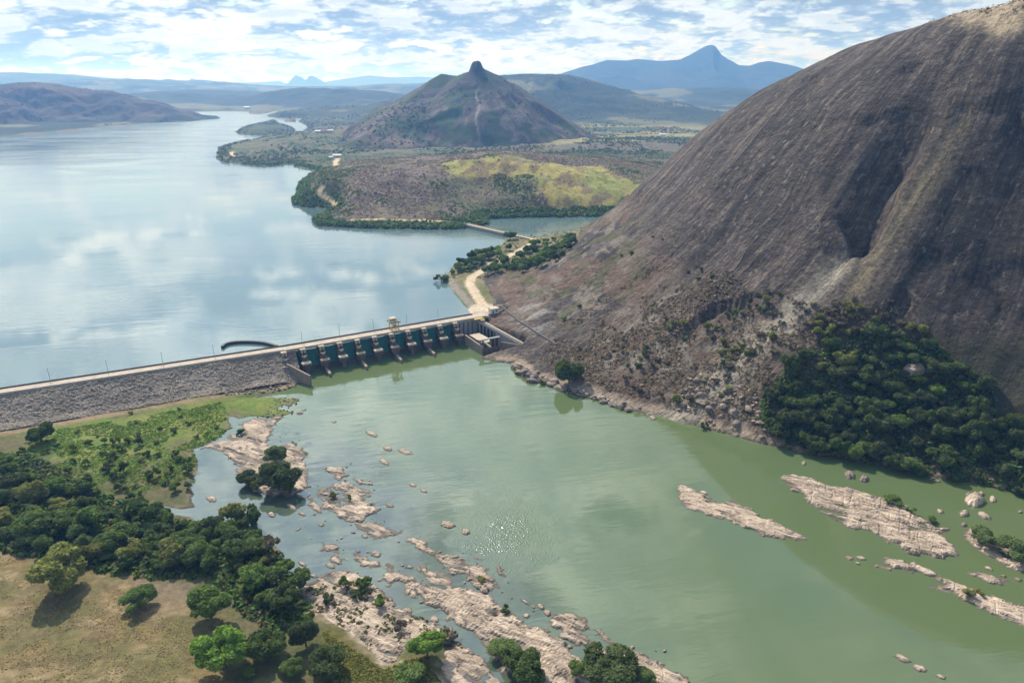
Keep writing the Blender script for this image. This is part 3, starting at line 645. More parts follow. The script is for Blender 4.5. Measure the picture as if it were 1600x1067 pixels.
def col_cone(X, Y, Z):
    c = mixc(np.ones(X.shape + (3,)) * np.array([.078, .062, .052]), (.052, .046, .040), sst(.4, .6, n01(X, Y, 55, 280)))
    a = WT(745, 103, 1760); th = np.arctan2(X - a[0], a[1] - Y); rr = np.hypot(X - a[0], Y - a[1])
    c = mixc(c, (.19, .16, .135), sst(.56, .70, n01(th * 400, rr * .35, 18, 281)) * sst(180, 110, Z) * .4)
    c = mixc(c, (.17, .12, .085), sst(70, 30, Z) * sst(.55, .7, n01(X, Y, 40, 282)) * .8); c = mixc(c, (.042, .060, .024), sst(.60, .68, n01(X, Y, 45, 283)) * .9)
    q = np.abs(th * rr - 4 - .02 * rr + 8 * fbm(rr / 50, th, 284)); c = mixc(c, (.24, .20, .165), sst(3.2, 1.2, q) * sst(60, 90, rr) * sst(270, 220, rr) * .9)
    b = trace([697], [189], cone_h, 1000, 2200, 300)[0]; c = mixc(c, (.030, .055, .020), sst(30, 18, np.hypot(X - b[0], (Y - b[1]) * .7) + 8 * fbm(X / 12, Y / 12, 285)))
    return c
def col_left(X, Y, Z):
    c = mixc(np.ones(X.shape + (3,)) * np.array([.062, .046, .044]), (.044, .040, .036), sst(.4, .6, n01(X, Y, 90, 290))); c = mixc(c, (.095, .075, .055), sst(.58, .72, n01(X, Y, 120, 291)) * .7); return mixc(c, (.040, .055, .028), sst(34, 16, Z + 8 * fbm(X / 40, Y / 40, 292)))
def col_far(X, Y, Z):
    c = mixc(np.ones(X.shape + (3,)) * np.array([.014, .020, .016]), (.026, .030, .022), sst(.45, .6, n01(X, Y, 500, 295))); return c
build_bank(); build_spit(); build_dome(); build_far()
build_hill('cone_hill', CONE, -620, 520, 1250, 2500, 4.5, cone_h, col_cone, 'steep cone shaped brown rock hill with a knob on its summit', 3)
build_hill('lakeside_hill', LEFT_HILL, -4300, -1100, 1950, 3900, 10, lambda X, Y: hill_h(X, Y, LEFT_HILL, 320, 6), col_left, 'long brown purple gullied hill on the far left shore of the lake', 4, 8)
build_hill('mountain', MOUNT, -1600, 6500, 5600, 8600, 18, lambda X, Y: hill_h(X, Y, MOUNT, 340, 10), col_far, 'blue hazy mountain ridge with one sharp peak behind the dome', 5, 14)
for nm, hl, b, lb in (('twin_peaks', TWINS[0], (-7300, -3900, 16500, 20500), 'pale twin peaks on the hazy horizon'), ('horizon_hills', TWINS[1], (-15000, -5000, 19500, 24500), 'faint pale hills with two small knobs on the left horizon'), ('horizon_ridge', TWINS[2], (-7500, 4500, 18300, 23500), 'faint pale ridge on the horizon behind the cone hill')):
    build_hill(nm, hl, *b, 70, lambda X, Y, hl=hl: hill_h(X, Y, hl, 360, 10), col_far, lb, 6, 14)

# ---------------------------------------------------------------- water
def poly_obj(name, pts, z, mat, label, cat='water'):
    me = bpy.data.meshes.new(name); me.from_pydata([(float(x), float(y), z) for x, y in pts], [], [tuple(range(len(pts)))]); me.materials.append(mat); me.update()
    if me.polygons[0].normal.z < 0: me.flip_normals()
    return tag(link(bpy.data.objects.new(name, me)), label, cat, kind='structure')
RIVER_M = mat_water('river_water', (.096, .128, .050), (.042, .058, .054), .11, True)
LAKE_M = mat_water('lake_water', (.095, .142, .13), (.1, .1, .1), .10)
poly_obj('river', [(-600, 40), (700, 40), (700, 300), (120, 480), (-10, 446), (-137, 378), (-600, 160)], 0.0, RIVER_M, 'smooth green river water below the dam mirroring clouds and the dome')
poly_obj('lake', [(70, 495), (-12, 446.5), (-137, 380), (-263, 320), (-560, 179), (-9000, 1200), (-9000, 12000), (4000, 12000), (4000, 700)], ZL, LAKE_M, 'wide calm pale blue reservoir behind the dam')

# ================================================================= the dam
EE = np.array([.903, .4297]); EN = np.array([.4297, -.903])
CONC = mat_plain('concrete', (.26, .20, .15), .9, .3, .5, .5); CONC_L = mat_plain('pale_concrete', (.46, .38, .28), .9, .2, .7); CONC_D = mat_plain('stained_shaded_concrete', (.13, .092, .07), .9, .4, .4, .6); CONC_G = mat_plain('grey_concrete', (.30, .285, .27), .9, .3, .5, .6)
TEAL = mat_plain('green_steel', (.045, .24, .20), .5, .35, .4, .6); STEEL = mat_plain('brown_steel', (.20, .145, .095), .6, .3, .8); YEL = mat_plain('yellow_paint', (.48, .33, .08), .6, .3, .9); ROADM = mat_plain('crest_road_surface', (.41, .34, .27), .95, .2, .3); DARK = mat_plain('dark_metal', (.06, .055, .05), .7, .3); LAMPM = mat_plain('galvanised_steel', (.34, .34, .33), .5, .2); WHITE = mat_plain('white_wall_paint', (.70, .66, .58), .9, .12); ROOF = mat_plain('pale_roof_sheet', (.62, .60, .57), .7, .15)
def mat_riprap():
    M = NT('riprap_stone'); p = M.pos(); v = M.n('TexVoronoi', {'Vector': p, 'Scale': 2.5, 'Randomness': 1.0}); e = M.n('TexVoronoi', {'Vector': p, 'Scale': 2.5, 'Randomness': 1.0}, feature='DISTANCE_TO_EDGE').outputs[0]
    s = M.n('SeparateColor', {0: v.outputs['Color']}).outputs[0]; b = M.noise(p, .05, 4, .6); f = M.noise(p, 3, 3, .6)
    col = M.ramp(s, [(0, (.19, .15, .115)), (.45, (.33, .265, .205)), (.8, (.45, .365, .285)), (1, (.64, .53, .42))])
    col = M.mix(M.mrange(e, 0, .08, .7, 0), col, C(.09, .075, .063)); k = M.mrange(M.math('ADD', b, M.math('MULTIPLY', f, .3)), .5, .8, .75, 1.25)
    col = M.mix(1.0, col, M.n('CombineColor', {0: k, 1: k, 2: k}).outputs[0], 'MULTIPLY'); col = M.mix(M.mrange(b, .55, .68, 0, .45), col, C(.15, .115, .075))
    M.bsdf(Base_Color=col, Roughness=.9, Normal=M.bump(M.math('ADD', e, M.math('MULTIPLY', s, .5)), .7, 1.0)); return M.m
RIP = mat_riprap()
def build_embankment():
    root = empty('rockfill_embankment', (AX1[0], AX1[1], 2.0)); tag(root, 'long grey rockfill embankment dam with a pale road along its crest', 'dam')
    L = 476; e = np.arange(0, L, .75); t = np.linspace(0, 1, 36); E, T = np.meshgrid(e, t)
    s = 3.6 + T * 19.5; z = 13.55 - T * 12.4
    # the toe flattens, and the fill rounds off at the spillway end
    z = z + .9 * sst(.75, 1, T) - 1.1 * np.sin(T * np.pi) * .35
    en = sst(462, 476, E); s = s + en * 0; z = z - en * 2.5 * T
    n = (vnoise(E / .8, T * 28, 401) - .5) * .5 + (vnoise(E / .5, T * 36, 402) - .5) * .3 + fbm(E / 9, T * 3, 403) * .5
    edge = sst(0, .06, T); s2 = s + n * .43 * edge; z2 = z + n * .9 * edge
    X = AX2[0] + EE[0] * E + EN[0] * s2; Y = AX2[1] + EE[1] * E + EN[1] * s2
    o = grid_obj('riprap_slope', X, Y, z2, np.ones_like(X, bool), RIP, smooth=False); o.parent = root; o.matrix_parent_inverse = root.matrix_basis.inverted()
    def Pt(e, s, z): q = AX2 + EE * e + EN * s; return (q[0], q[1], z)
    m = MB(); m.prism([Pt(0, -3.6, 12.0), Pt(0, 3.7, 12.0), Pt(0, 3.7, 13.62), Pt(0, 3.4, 14.0), Pt(0, -3.4, 14.0), Pt(0, -3.6, 13.8)], np.array([*(EE * 468.8), 0])); m.build('crest_road', ROADM, root)
    m = MB(); m.prism([Pt(0, -3.7, 13.9), Pt(0, -3.35, 13.9), Pt(0, -3.35, 14.75), Pt(0, -3.7, 14.75)], np.array([*(EE * 468.8), 0])); m.build('parapet', CONC_D, root)  # dark tone paints in the shaded side of the parapet
    m = MB(); m.prism([Pt(0, 3.1, 13.9), Pt(0, 3.35, 13.9), Pt(0, 3.35, 14.3), Pt(0, 3.1, 14.3)], np.array([*(EE * 468.8), 0])); m.build('kerb', CONC_L, root)
    m = MB(); m.prism([Pt(0, -3.7, 13.7), Pt(0, -3.7, 9.0), Pt(0, -12, 9.0)], np.array([*(EE * 470), 0])); m.build('upstream_slope', RIP, root)
def SPT(e, s, z): q = AX0 + SE * e + SN * s; return (float(q[0]), float(q[1]), float(z))
def sprism(m, sz, e0, e1):          # profile in (s, z) extruded along e
    m.prism([SPT(e0, s, z) for s, z in sz], np.array([*(SE * (e1 - e0)), 0])); return m
def build_spillway():
    c = SPT(55, 0, 0); root = empty('spillway_dam', c); tag(root, 'concrete spillway with ten green radial gates between stepped brown piers', 'dam')
    m = MB(); sprism(m, [(-3.6, 12.7), (4.3, 12.7), (4.3, 13.5), (3.9, 14.0), (-3.6, 14.0)], .6, 136); m.build('crest_deck', ROADM, root)
    m = MB(); sprism(m, [(-3.7, 13.95), (-3.35, 13.95), (-3.35, 14.8), (-3.7, 14.8)], .6, 127); m.build('parapet', CONC_D, root)  # dark concrete stands in for the parapet's shade along the deck edge
    m = MB(); sprism(m, [(4.05, 14.0), (4.3, 14.0), (4.3, 14.45), (4.05, 14.45)], .6, 134); m.build('kerb', CONC_L, root)
    m = MB(); sprism(m, [(-6, -4), (-6, 4), (-1, 2.2), (4, .9), (10, -.6), (10, -4)], .2, 110); m.build('weir_sill', CONC_D, root)
    for i in range(11):
        e0 = i * 11.0; w = 1.25
        m = MB(); sprism(m, [(-5.2, -4), (-5.2, 12.65), (4.6, 12.65), (5.0, 11.4), (7.6, 9.4), (9.6, 8.6), (10.0, 6.6), (13.4, 6.2), (13.6, -4)], e0 - w, e0 + w)
        p = m.build('pier', CONC_D, root)
        m = MB(); m.box(SPT(e0, 5.4, 13.25), (3.3, 2.6, 1.2), SE); m.box(SPT(e0 - .9, 6.6, 12.3), (1.0, 1.6, 1.6), SE); m.box(SPT(e0 + .9, 6.6, 12.3), (1.0, 1.6, 1.6), SE); m.build('hoist_platform', CONC_L, p, .1)
        m = MB(); a = [SPT(e0 + 1.25 * math.cos(q), 8.4 + 1.5 * math.sin(q), 10.4) for q in np.linspace(-.35, math.pi + .35, 9)]; m.tube(a, .38, 6); m.box(SPT(e0, 8.2, 9.6), (1.7, 1.9, 1.0), SE); m.build('cable_guard', CONC_L, p)
        m = MB(); m.box(SPT(e0, 12.0, 6.9), (5.4, 3.4, 1.1), SE); m.build('trunnion_beam', CONC_L if i % 2 else CONC, p, .1)
        m = MB()
        for sg in (-1, 1): m.box(SPT(e0 + sg * 2.0, 12.2, 5.2), (1.1, 2.6, 2.4), SE)
        m.build('trunnion_bracket', CONC_D, p)
        if i in (2, 4, 6, 8):
            m = MB(); sprism(m, [(13.5, -4), (13.5, 2.6), (22.5, 2.1), (22.5, -4)], e0 - .75, e0 + .75); m.build('dividing_wall', CONC, p)
    for i in range(10):
        e0 = i * 11 + 1.35; e1 = (i + 1) * 11 - 1.35; g = MB(); th = np.linspace(math.radians(-34), math.radians(26), 9)
        pr = [(11.9 - 10.6 * math.cos(t), 6.9 + 10.6 * math.sin(t)) for t in th]; bk = [(11.9 - 10.9 * math.cos(t), 6.9 + 10.9 * math.sin(t)) for t in th]
        sprism(g, pr + bk[::-1], e0, e1); gate = g.build('radial_gate', TEAL, root)
        r = MB(); rin = [(11.9 - 10.1 * math.cos(t), 6.9 + 10.1 * math.sin(t)) for t in th]
        for k in range(5):
            ee = e0 + (e1 - e0) * (k + .5) / 5; sprism(r, rin + pr[::-1], ee - .09, ee + .09)
        r.build('stiffener', TEAL, gate)
        for sg, en, bx in ((-1, e0 + .6, e0 - .1), (1, e1 - .6, e1 + .1)):
            a = MB(); a.tube([SPT(bx, 11.9, 6.9), SPT(en + .4 * -sg, 2.2, 10.2)], .24, 5); a.tube([SPT(bx, 11.9, 6.9), SPT(en + .4 * -sg, 2.0, 3.4)], .24, 5); a.build('gate_arm', STEEL, gate)
    # flaring wall on the embankment side
    m = MB(); A, B = SPT(-.6, 11.5, 0), SPT(8.6, 30.2, 0); d = np.array(B) - np.array(A); nrm = np.array([-d[1], d[0], 0]); nrm = nrm / np.linalg.norm(nrm) * .9
    m.prism([np.array(A) + [0, 0, -3], np.array(B) + [0, 0, -3], np.array(B) + [0, 0, 6.3], np.array(A) + [0, 0, 8.8]], nrm); m.build('wing_wall', CONC, root)
    # plain gravity section with buttress lines, and the abutment block
    m = MB(); sprism(m, [(-4, -3), (-4, 12.7), (3.2, 12.7), (3.6, 11.5), (3.6, -3)], 111.3, 131); w = m.build('gravity_wall', CONC_G, root)
    m = MB()
    for k in range(4): m.box(SPT(114 + k * 3.1, 3.75, 6.5), (.35, .5, 11), SE)
    m.build('wall_joint', DARK, w)
def build_sluice():
    root = empty('sluice_channel', SPT(120, 20, 0)); tag(root, 'walled concrete outlet structure with columns and platforms beside the spillway', 'sluice')
    def wall(name, A, B, zA, zB, th, mat, zb=-3):
        A = np.array(A, float); B = np.array(B, float); d = B - A; n = np.array([-d[1], d[0], 0.]); n = n / np.linalg.norm(n) * th; m = MB()
        m.prism([[A[0], A[1], zb], [B[0], B[1], zb], [B[0], B[1], zB], [A[0], A[1], zA]], n); return m.build(name, mat, root)
    wall('side_wall', SPT(113.4, 13, 0), SPT(115.6, 35, 0), 7.0, 5.4, 1.1, CONC)
    wall('front_wall', SPT(115.6, 35, 0), SPT(129, 34.4, 0), 4.0, 3.4, 1.0, CONC_D)
    # sloping right hand wall: pale face, dark slot, straw coloured coping
    A, B = np.array(SPT(126, 5, 0)), np.array(SPT(141, 41, 0)); d = (B - A) / np.linalg.norm(B - A); n = np.array([-d[1], d[0], 0])
    def q(t, off, z): p = A + (B - A) * t + n * off; return [p[0], p[1], z]
    m = MB(); m.prism([q(.42, 0, -2), q(1, 0, -2), q(1, 0, 4.2), q(.42, 0, 9.4)], n * 1.1); m.build('sloping_wall', CONC_G, root)
    m = MB(); m.prism([q(0, -.1, 11.4), q(.45, -.1, 7.4), q(.45, -.1, 9.3), q(0, -.1, 13.0)], n * 1.2); m.build('sloping_beam', CONC_G, root)
    m = MB(); m.prism([q(0, .9, 13.1), q(1.02, .9, 4.3), q(1.02, .9, 4.8), q(0, .9, 13.7)], n * 1.5); m.build('coping', YEL if False else CONC_L, root)
    m = MB(); m.prism([q(0, 1.2, 2), q(1, 1.2, 2), q(1, 1.2, 3.9), q(0, 1.2, 12.6)], n * .8); m.build('rear_wall', DARK, root)
    for t in (.06, .14, .22, .30, .38):
        p = q(t, .5, 0); zt = 12.4 - 9 * t; m = MB(); m.box((p[0], p[1], zt / 2 - 1), (.8, .8, zt + 1.2), (d[0], d[1])); m.build('column', CONC_G, root)
    m = MB(); m.box(SPT(127.2, 6.2, 13.7), (6.5, 2.6, 1.0), SE); m.box(SPT(129, 8.3, 13.2), (3.0, 2.2, .9), SE); m.build('gate_hoist', YEL, root, .15)
    m = MB(); m.prism([SPT(117, 12, 5.6), SPT(124.5, 12, 5.6), SPT(126.5, 29, 5.2), SPT(118.5, 29, 5.2)], (0, 0, .6)); m.build('platform', CONC_L, root)
    m = MB(); m.box(SPT(122.8, 30.4, 8.4), (15, 1.9, .7), SE); m.build('crosswalk', CONC_G, root, .08)
    for e in (116.2, 118.0, 123.6, 126.3, 129.4):
        m = MB(); m.box(SPT(e, 30.6, 4.0), (.8, 1.1, 8.1), SE); m.build('column', CONC, root)
    m = MB(); m.box(SPT(124.9, 30.9, 5.3), (2.0, .5, 5.4), SE); m.box(SPT(127.8, 30.9, 5.3), (2.2, .5, 5.4), SE); m.build('gate_opening', DARK, root)
    m = MB(); m.prism([SPT(119, 27.5, 6.4), SPT(120.3, 27.5, 6.4), SPT(122.8, 33.5, 3.6), SPT(121.4, 33.5, 3.6)], (0, 0, .5)); m.build('ramp', CONC_L, root)
    m = MB(); m.prism([SPT(130.5, 32, -2), SPT(140.6, 41, -2), SPT(140.6, 41, 4.0), SPT(130.5, 32, 5.5)], np.array([*(SE * .9), 0])); m.build('end_wall', CONC, root)
    f = MB()
    for k in range(26):
        rr = random.Random(k); e = 121 + rr.random() * 11; s = 35.5 + rr.random() * 4.5; a = rr.uniform(.4, 1.3); f.add([SPT(e + a * math.cos(w) * rr.uniform(.6, 1.3), s + a * .6 * math.sin(w) * rr.uniform(.6, 1.3), .02 + .0007 * k) for w in np.linspace(0, 6.28, 9)[:-1]], [tuple(range(8))])
    tag(f.build('foam', mat_plain('water_foam', (.75, .75, .7), .7, .2)), 'white foam churning at the foot of the outlet structure', 'foam', kind='stuff')
def build_gantry():
    root = empty('gantry_crane', SPT(70, 0, 14)); tag(root, 'yellow brown gantry crane standing on the dam crest above the gates', 'crane')
    for e in (67.6, 72.4):
        for s in (-2.6, 2.6): m = MB(); m.tube([SPT(e, s, 14), SPT(70 + (e - 70) * .85, s, 19.4)], .3, 5); m.build('leg', YEL, root)
    m = MB()
    for e in (67.6, 72.4): m.box(SPT(e, 0, 16.2), (.35, 5.2, .35), SE)
    for s in (-2.6, 2.6): m.box(SPT(70, s, 15.2), (4.6, .3, .3), SE)
    m.build('cross_brace', YEL, root)
    m = MB()
    for s in (-2.6, 2.6): m.box(SPT(70, s, 19.7), (7.2, .6, .7), SE)
    m.box(SPT(67.2, 0, 19.7), (.6, 6.0, .6), SE); m.box(SPT(72.8, 0, 19.7), (.6, 6.0, .6), SE); m.build('girder', STEEL, root)
    m = MB(); m.box(SPT(69.2, -.2, 20.9), (3.6, 3.4, 1.7), SE); m.prism([SPT(67.2, -2.1, 21.8), SPT(71.2, -2.1, 21.8), SPT(71.2, 1.7, 21.8), SPT(67.2, 1.7, 21.8)], (0, 0, .3)); m.build('hoist_house', CONC_L, root)
    m = MB(); m.box(SPT(70.2, 0, 17.0), (1.3, 1.5, 1.7), SE); m.tube([SPT(70.2, 0, 17.9), SPT(70.2, 0, 19.7)], .12, 5); m.build('hook_block', YEL, root)
def build_lamps():
    def base(u, v):
        w = W(u, v, 14.0); return w
    first = None
    for k, (u, v) in enumerate([(78, 599), (169, 584.5), (255, 570.5), (335, 557), (471, 534.5), (529, 524.5), (582, 516), (633.5, 507), (682.5, 499)]):
        w = base(u, v); fr = (AX2, EE, EN) if u < 440 else (AX0, SE, SN); ax = fr[1]; q = np.array(w[:2]) - fr[0]; p = fr[0] + ax * (q @ ax) + fr[2] * -3.0
        root = empty('lamp_post', (p[0], p[1], 14.0), math.atan2(ax[1], ax[0])); tag(root, 'thin grey lamp post on the dam crest, one of nine in a row', 'lamp post', 'lamp posts along the dam crest')
        if first is None:
            first = root; R = math.atan2(ax[1], ax[0])
            m = MB(); m.tube([(0, 0, -.1), (0, 0, 8.2)], [.16, .10], 6); a = m.build('pole', LAMPM); m = MB(); m.tube([(0, 0, 8.1), (0, -.5, 8.5), (0, -1.5, 8.6)], .07, 5); b = m.build('arm', LAMPM); m = MB(); m.box((0, -1.8, 8.6), (.35, .9, .16)); c = m.build('lamp_head', LAMPM, None, .04)
            parts = [a, b, c]
            for o in parts: o.parent = root
        else:
            for o in parts: d = o.copy(); COL.objects.link(d); d.parent = root
def ribbon_wall(name, pts, zb, zt, th, mat, label, cat):
    P = np.array(pts, float)[:, :2]; T = np.gradient(P, axis=0); T /= np.linalg.norm(T, axis=1)[:, None]; N = np.stack([-T[:, 1], T[:, 0]], 1) * th / 2; n = len(P); zb = np.broadcast_to(zb, n); zt = np.broadcast_to(zt, n); m = MB(); vs = []
    for i in range(n):
        for sg, z in ((-1, zb[i]), (-1, zt[i]), (1, zt[i]), (1, zb[i])): vs.append((P[i, 0] + sg * N[i, 0], P[i, 1] + sg * N[i, 1], z))
    fs = [(3, 2, 1, 0), tuple(4 * (n - 1) + k for k in range(4))]
    for i in range(n - 1):
        for k in range(4): fs.append((4 * i + k, 4 * i + (k + 1) % 4, 4 * i + 4 + (k + 1) % 4, 4 * i + 4 + k))
    m.add(vs, fs); return tag(m.build(name, mat), label, cat)
def smooth_line(pts, n):
    P = np.array(pts, float); t = np.linspace(0, len(P) - 1, n); out = []
    for q in t:
        i = int(min(q, len(P) - 2)); f = q - i; p0, p1, p2, p3 = P[max(i - 1, 0)], P[i], P[i + 1], P[min(i + 2, len(P) - 1)]
        out.append(.5 * (2 * p1 + (p2 - p0) * f + (2 * p0 - 5 * p1 + 4 * p2 - p3) * f * f + (3 * p1 - p0 - 3 * p2 + p3) * f ** 3))
    return np.array(out)
def build_small_works():
    ribbon_wall('guide_wall', smooth_line(WP([(347.5, 544.5), (352, 540.5), (362, 537.6), (378, 536.2), (398, 536.6), (416, 538.6), (433, 543.5)], ZL), 40), ZL - 1, ZL + 1.7, 1.5, DARK, 'dark curved guide wall standing in the lake behind the embankment', 'wall')
    ln = trace([783, 796, 806, 815, 828, 841, 856, 870], [479, 490, 498, 505, 513, 522, 531, 539], dome_h, 300, 700, 900); P = smooth_line(ln, 60); z = dome_h(P[:, 0], P[:, 1])
    z = np.convolve(np.pad(z, 4, mode='edge'), np.ones(9) / 9, 'valid')
    ribbon_wall('drain_wall', P[:, :2], z - 2.5, z + .75, .9, mat_plain('weathered_kerb', (.13, .115, .105), .9), 'dark low drainage wall running down the rock slope above the outlet', 'wall')
    ln = trace([781, 788, 793], [489, 484, 481], dome_h, 300, 700, 900); P = smooth_line(ln, 14); z = dome_h(P[:, 0], P[:, 1]); ribbon_wall('retaining_wall', P[:, :2], z - 2, z + .8, .5, CONC_D, 'short low wall joining the drain behind the control hut', 'wall')
    # control hut
    c = W(771, 489, 14.0); root = empty('control_hut', (c[0], c[1], 13.6)); tag(root, 'small beige control hut at the right end of the dam crest', 'hut')
    m = MB(); m.box((c[0], c[1] + 2, 15.2), (5.6, 4.6, 3.3), SE); w = m.build('wall', WHITE, root); m = MB(); m.box((c[0], c[1] + 2, 17.0), (6.4, 5.4, .4), SE); m.build('roof', CONC_L, root)
    f = np.array([c[0], c[1] + 2]) + SN * 2.32; m = MB(); m.box((f[0] - SE[0] * 1.4, f[1] - SE[1] * 1.4, 14.7), (1.0, .08, 2.1), SE); m.build('door', STEEL, root); m = MB(); m.box((f[0] + SE[0] * 1.1, f[1] + SE[1] * 1.1, 15.4), (1.3, .08, 1.0), SE); m.build('window', DARK, root)
    # causeway bridge
    A, B = W(730, 351, 14.2), W(828, 373, 14.2); d = (B - A)[:2]; L = np.hypot(*d); ax = d / L; nn = np.array([-ax[1], ax[0]]); mid = (A + B) / 2
    root = empty('causeway_bridge', (mid[0], mid[1], ZL)); tag(root, 'long low pale bridge carrying the dirt road across the lake inlet', 'bridge')
    m = MB(); m.box((mid[0], mid[1], 13.9), (L + 8, 6.4, .8), ax); m.build('deck', CONC_L, root)
    for sg in (-1, 1): q = mid[:2] + nn * 3.0 * sg; m = MB(); m.box((q[0], q[1], 14.75), (L + 6, .35, .9), ax); m.build('parapet', CONC_L, root)
    q = mid[:2] - ax * L * .13; m = MB(); m.box((q[0], q[1], 11.9), (L * .74, 5.0, 3.2), ax); m.build('solid_base', CONC_G, root)
    for t in (.80, .88, .96): q = A[:2] + d * t; m = MB(); m.box((q[0], q[1], 11.5), (1.0, 5.4, 4.0), ax); m.build('pier', CONC_G, root)
    # far houses
    def house(u, v, size, rot, label, roofm, hf=far_h):
        p = trace([u], [v], hf, 640, 2800, 700)[0]; a = (math.cos(rot), math.sin(rot)); b = (-a[1], a[0]); root = empty('farmhouse', tuple(p)); tag(root, label, 'house')
        w, dp, h = size; m = MB(); m.box((p[0], p[1], p[2] + h / 2 - .3), (w, dp, h + .6), a); m.build('wall', WHITE, root)
        e = lambda x, y, z: (p[0] + a[0] * x + b[0] * y, p[1] + a[1] * x + b[1] * y, p[2] + z)
        m = MB(); m.prism([e(-w / 2 - .6, -dp / 2 - .7, h), e(-w / 2 - .6, 0, h + dp * .28), e(-w / 2 - .6, dp / 2 + .7, h), e(-w / 2 - .6, 0, h + dp * .22)], np.array([a[0] * (w + 1.2), a[1] * (w + 1.2), 0])); m.build('roof', roofm, root)
        for x in (-w * .28, w * .22): m = MB(); m.box(e(x, -dp / 2 - .03, h * .55), (1.2, .1, 1.1), a); m.build('window', DARK, root)
        m = MB(); m.box(e(-.02 * w, -dp / 2 - .03, 1.0), (1.0, .1, 2.0), a); m.build('door', STEEL, root)
    house(527, 245.5, (16, 9, 3.4), .1, 'white farmhouse with a wide pale roof by the lakeside road', ROOF); house(517, 248, (7, 6, 3), .3, 'small pale outbuilding left of the white farmhouse', ROOF)
    house(1035, 212.5, (18, 10, 4), 0, 'lone white shed far out on the wooded plain', ROOF)
    tk = mat_plain('terracotta_roof', (.30, .13, .075), .9)
    for k, (u, v) in enumerate([(497, 207.5), (507, 206.8), (516, 206.5)]): house(u, v, (14, 9, 4), .2 * k, ['pale house at the left end of the far lakeside hamlet', 'pale house in the middle of the far lakeside hamlet', 'pale house at the right end of the far lakeside hamlet'][k], ROOF if k != 1 else tk)
    house(386.5, 171.5, (22, 14, 9), 0, 'tiny pale building on the far shore of the lake', ROOF)
build_embankment(); build_spillway(); build_sluice(); build_gantry(); build_lamps(); build_small_works()

# ================================================================= plants and stones
FOL = {
 'dark': mat_foliage('dark_green_leaves', (0.063, 0.103, 0.033), (0.124, 0.166, 0.050), (0.091, 0.099, 0.054)),
 'mid': mat_foliage('green_leaves', (0.103, 0.166, 0.041), (0.181, 0.247, 0.063), (0.136, 0.166, 0.079)),
 'bright': mat_foliage('bright_green_leaves', (0.147, 0.264, 0.045), (0.249, 0.373, 0.067), (0.191, 0.276, 0.067)),
 'olive': mat_foliage('olive_leaves', (0.191, 0.206, 0.063), (0.294, 0.296, 0.103), (0.169, 0.166, 0.063)),
 'dry': mat_foliage('dry_leaves', (.165, .130, .085), (.24, .195, .13), (.12, .10, .07), .15),
}
BARK = mat_plain('bark', (.13, .10, .075), .95, .3, 2)
def mat_clump():
    M = NT('scrub_leaves'); t = M.attr('tint').outputs['Color']; r = M.n('NewGeometry').outputs['Random Per Island']; k = M.mrange(r, 0, 1, .5, 1.5)
    col = M.mix(1.0, t, M.n('CombineColor', {0: k, 1: k, 2: k}).outputs[0], 'MULTIPLY'); d = M.n('BsdfDiffuse', {'Color': col}); tr = M.n('BsdfTranslucent', {'Color': col}); mx = M.n('MixShader', {0: .32, 1: d.outputs[0], 2: tr.outputs[0]})
    M.t.links.new(mx.outputs[0], M.out.inputs[0]); return M.m
CLUMP = mat_clump()
def leaf_quads(P, N, size, rng):
    n = len(P); A = rng.normal(size=(n, 3)); A -= (A * N).sum(1, keepdims=True) * N; A /= np.linalg.norm(A, axis=1, keepdims=True) + 1e-9; B = np.cross(N, A)
    s = size * rng.uniform(.6, 1.35, n); a = A * s[:, None] * .62; b = B * s[:, None] * .40
    V = np.stack([P - a, P - b + a * .1, P + a, P + b + a * .1], 1).reshape(-1, 3); return V, np.arange(4 * n).reshape(n, 4)
def crown_mesh(name, seed, R, Hc, nl, nleaf, leaf, mat, zc, flat=.8, open_=.0):
    rng = np.random.default_rng(seed); cs = []; rs = []
    for i in range(nl):
        a = rng.uniform(0, 6.283); q = math.sqrt(rng.uniform(0, 1)) * R * .68; hz = rng.uniform(-.30, .5) * Hc * (1 - .45 * q / R)
        cs.append((q * math.cos(a), q * math.sin(a), zc + hz)); rs.append(R * rng.uniform(.17, .46) * (1.1 - .3 * q / R))
    cs = np.array(cs); rs = np.array(rs); w = rs ** 2 / (rs ** 2).sum(); k = rng.choice(nl, nleaf * 2, p=w); d = rng.normal(size=(nleaf * 2, 3)); d[:, 2] = d[:, 2] + .25; d /= np.linalg.norm(d, axis=1, keepdims=True)
    rad = rs[k] * (1 - np.abs(rng.normal(0, .24, nleaf * 2))); P = cs[k] + d * rad[:, None] * np.array([1, 1, flat])
    dd = np.linalg.norm((P[:, None] - cs[None]) / np.array([1, 1, flat]), axis=2) / rs[None]; dd[np.arange(len(P)), k] = 9; keep = (dd.min(1) > .72); P = P[keep][:nleaf]; d = d[keep][:nleaf]
    N = d * .7 + rng.normal(0, .7, P.shape) + np.array([0, 0, .35]); N /= np.linalg.norm(N, axis=1, keepdims=True); V, Q = leaf_quads(P, N, leaf, rng)
    return V, Q, cs, rs
def trunk_mb(seed, cs, zc, r0):
    rng = random.Random(seed); m = MB(); top = (rng.uniform(-.3, .3), rng.uniform(-.3, .3), zc * .62); m.tube([(0, 0, -.6), (top[0] * .4, top[1] * .4, zc * .3), top], [r0 * 1.25, r0 * .9, r0 * .75], 7)
    for c in sorted(cs.tolist(), key=lambda q: -q[2])[:6]:
        mid = ((top[0] + c[0]) / 2 + rng.uniform(-.3, .3), (top[1] + c[1]) / 2, (top[2] + c[2]) / 2 + .1); m.tube([top, mid, c], [r0 * .55, r0 * .38, r0 * .15], 5)
    return m
PROTO = {}
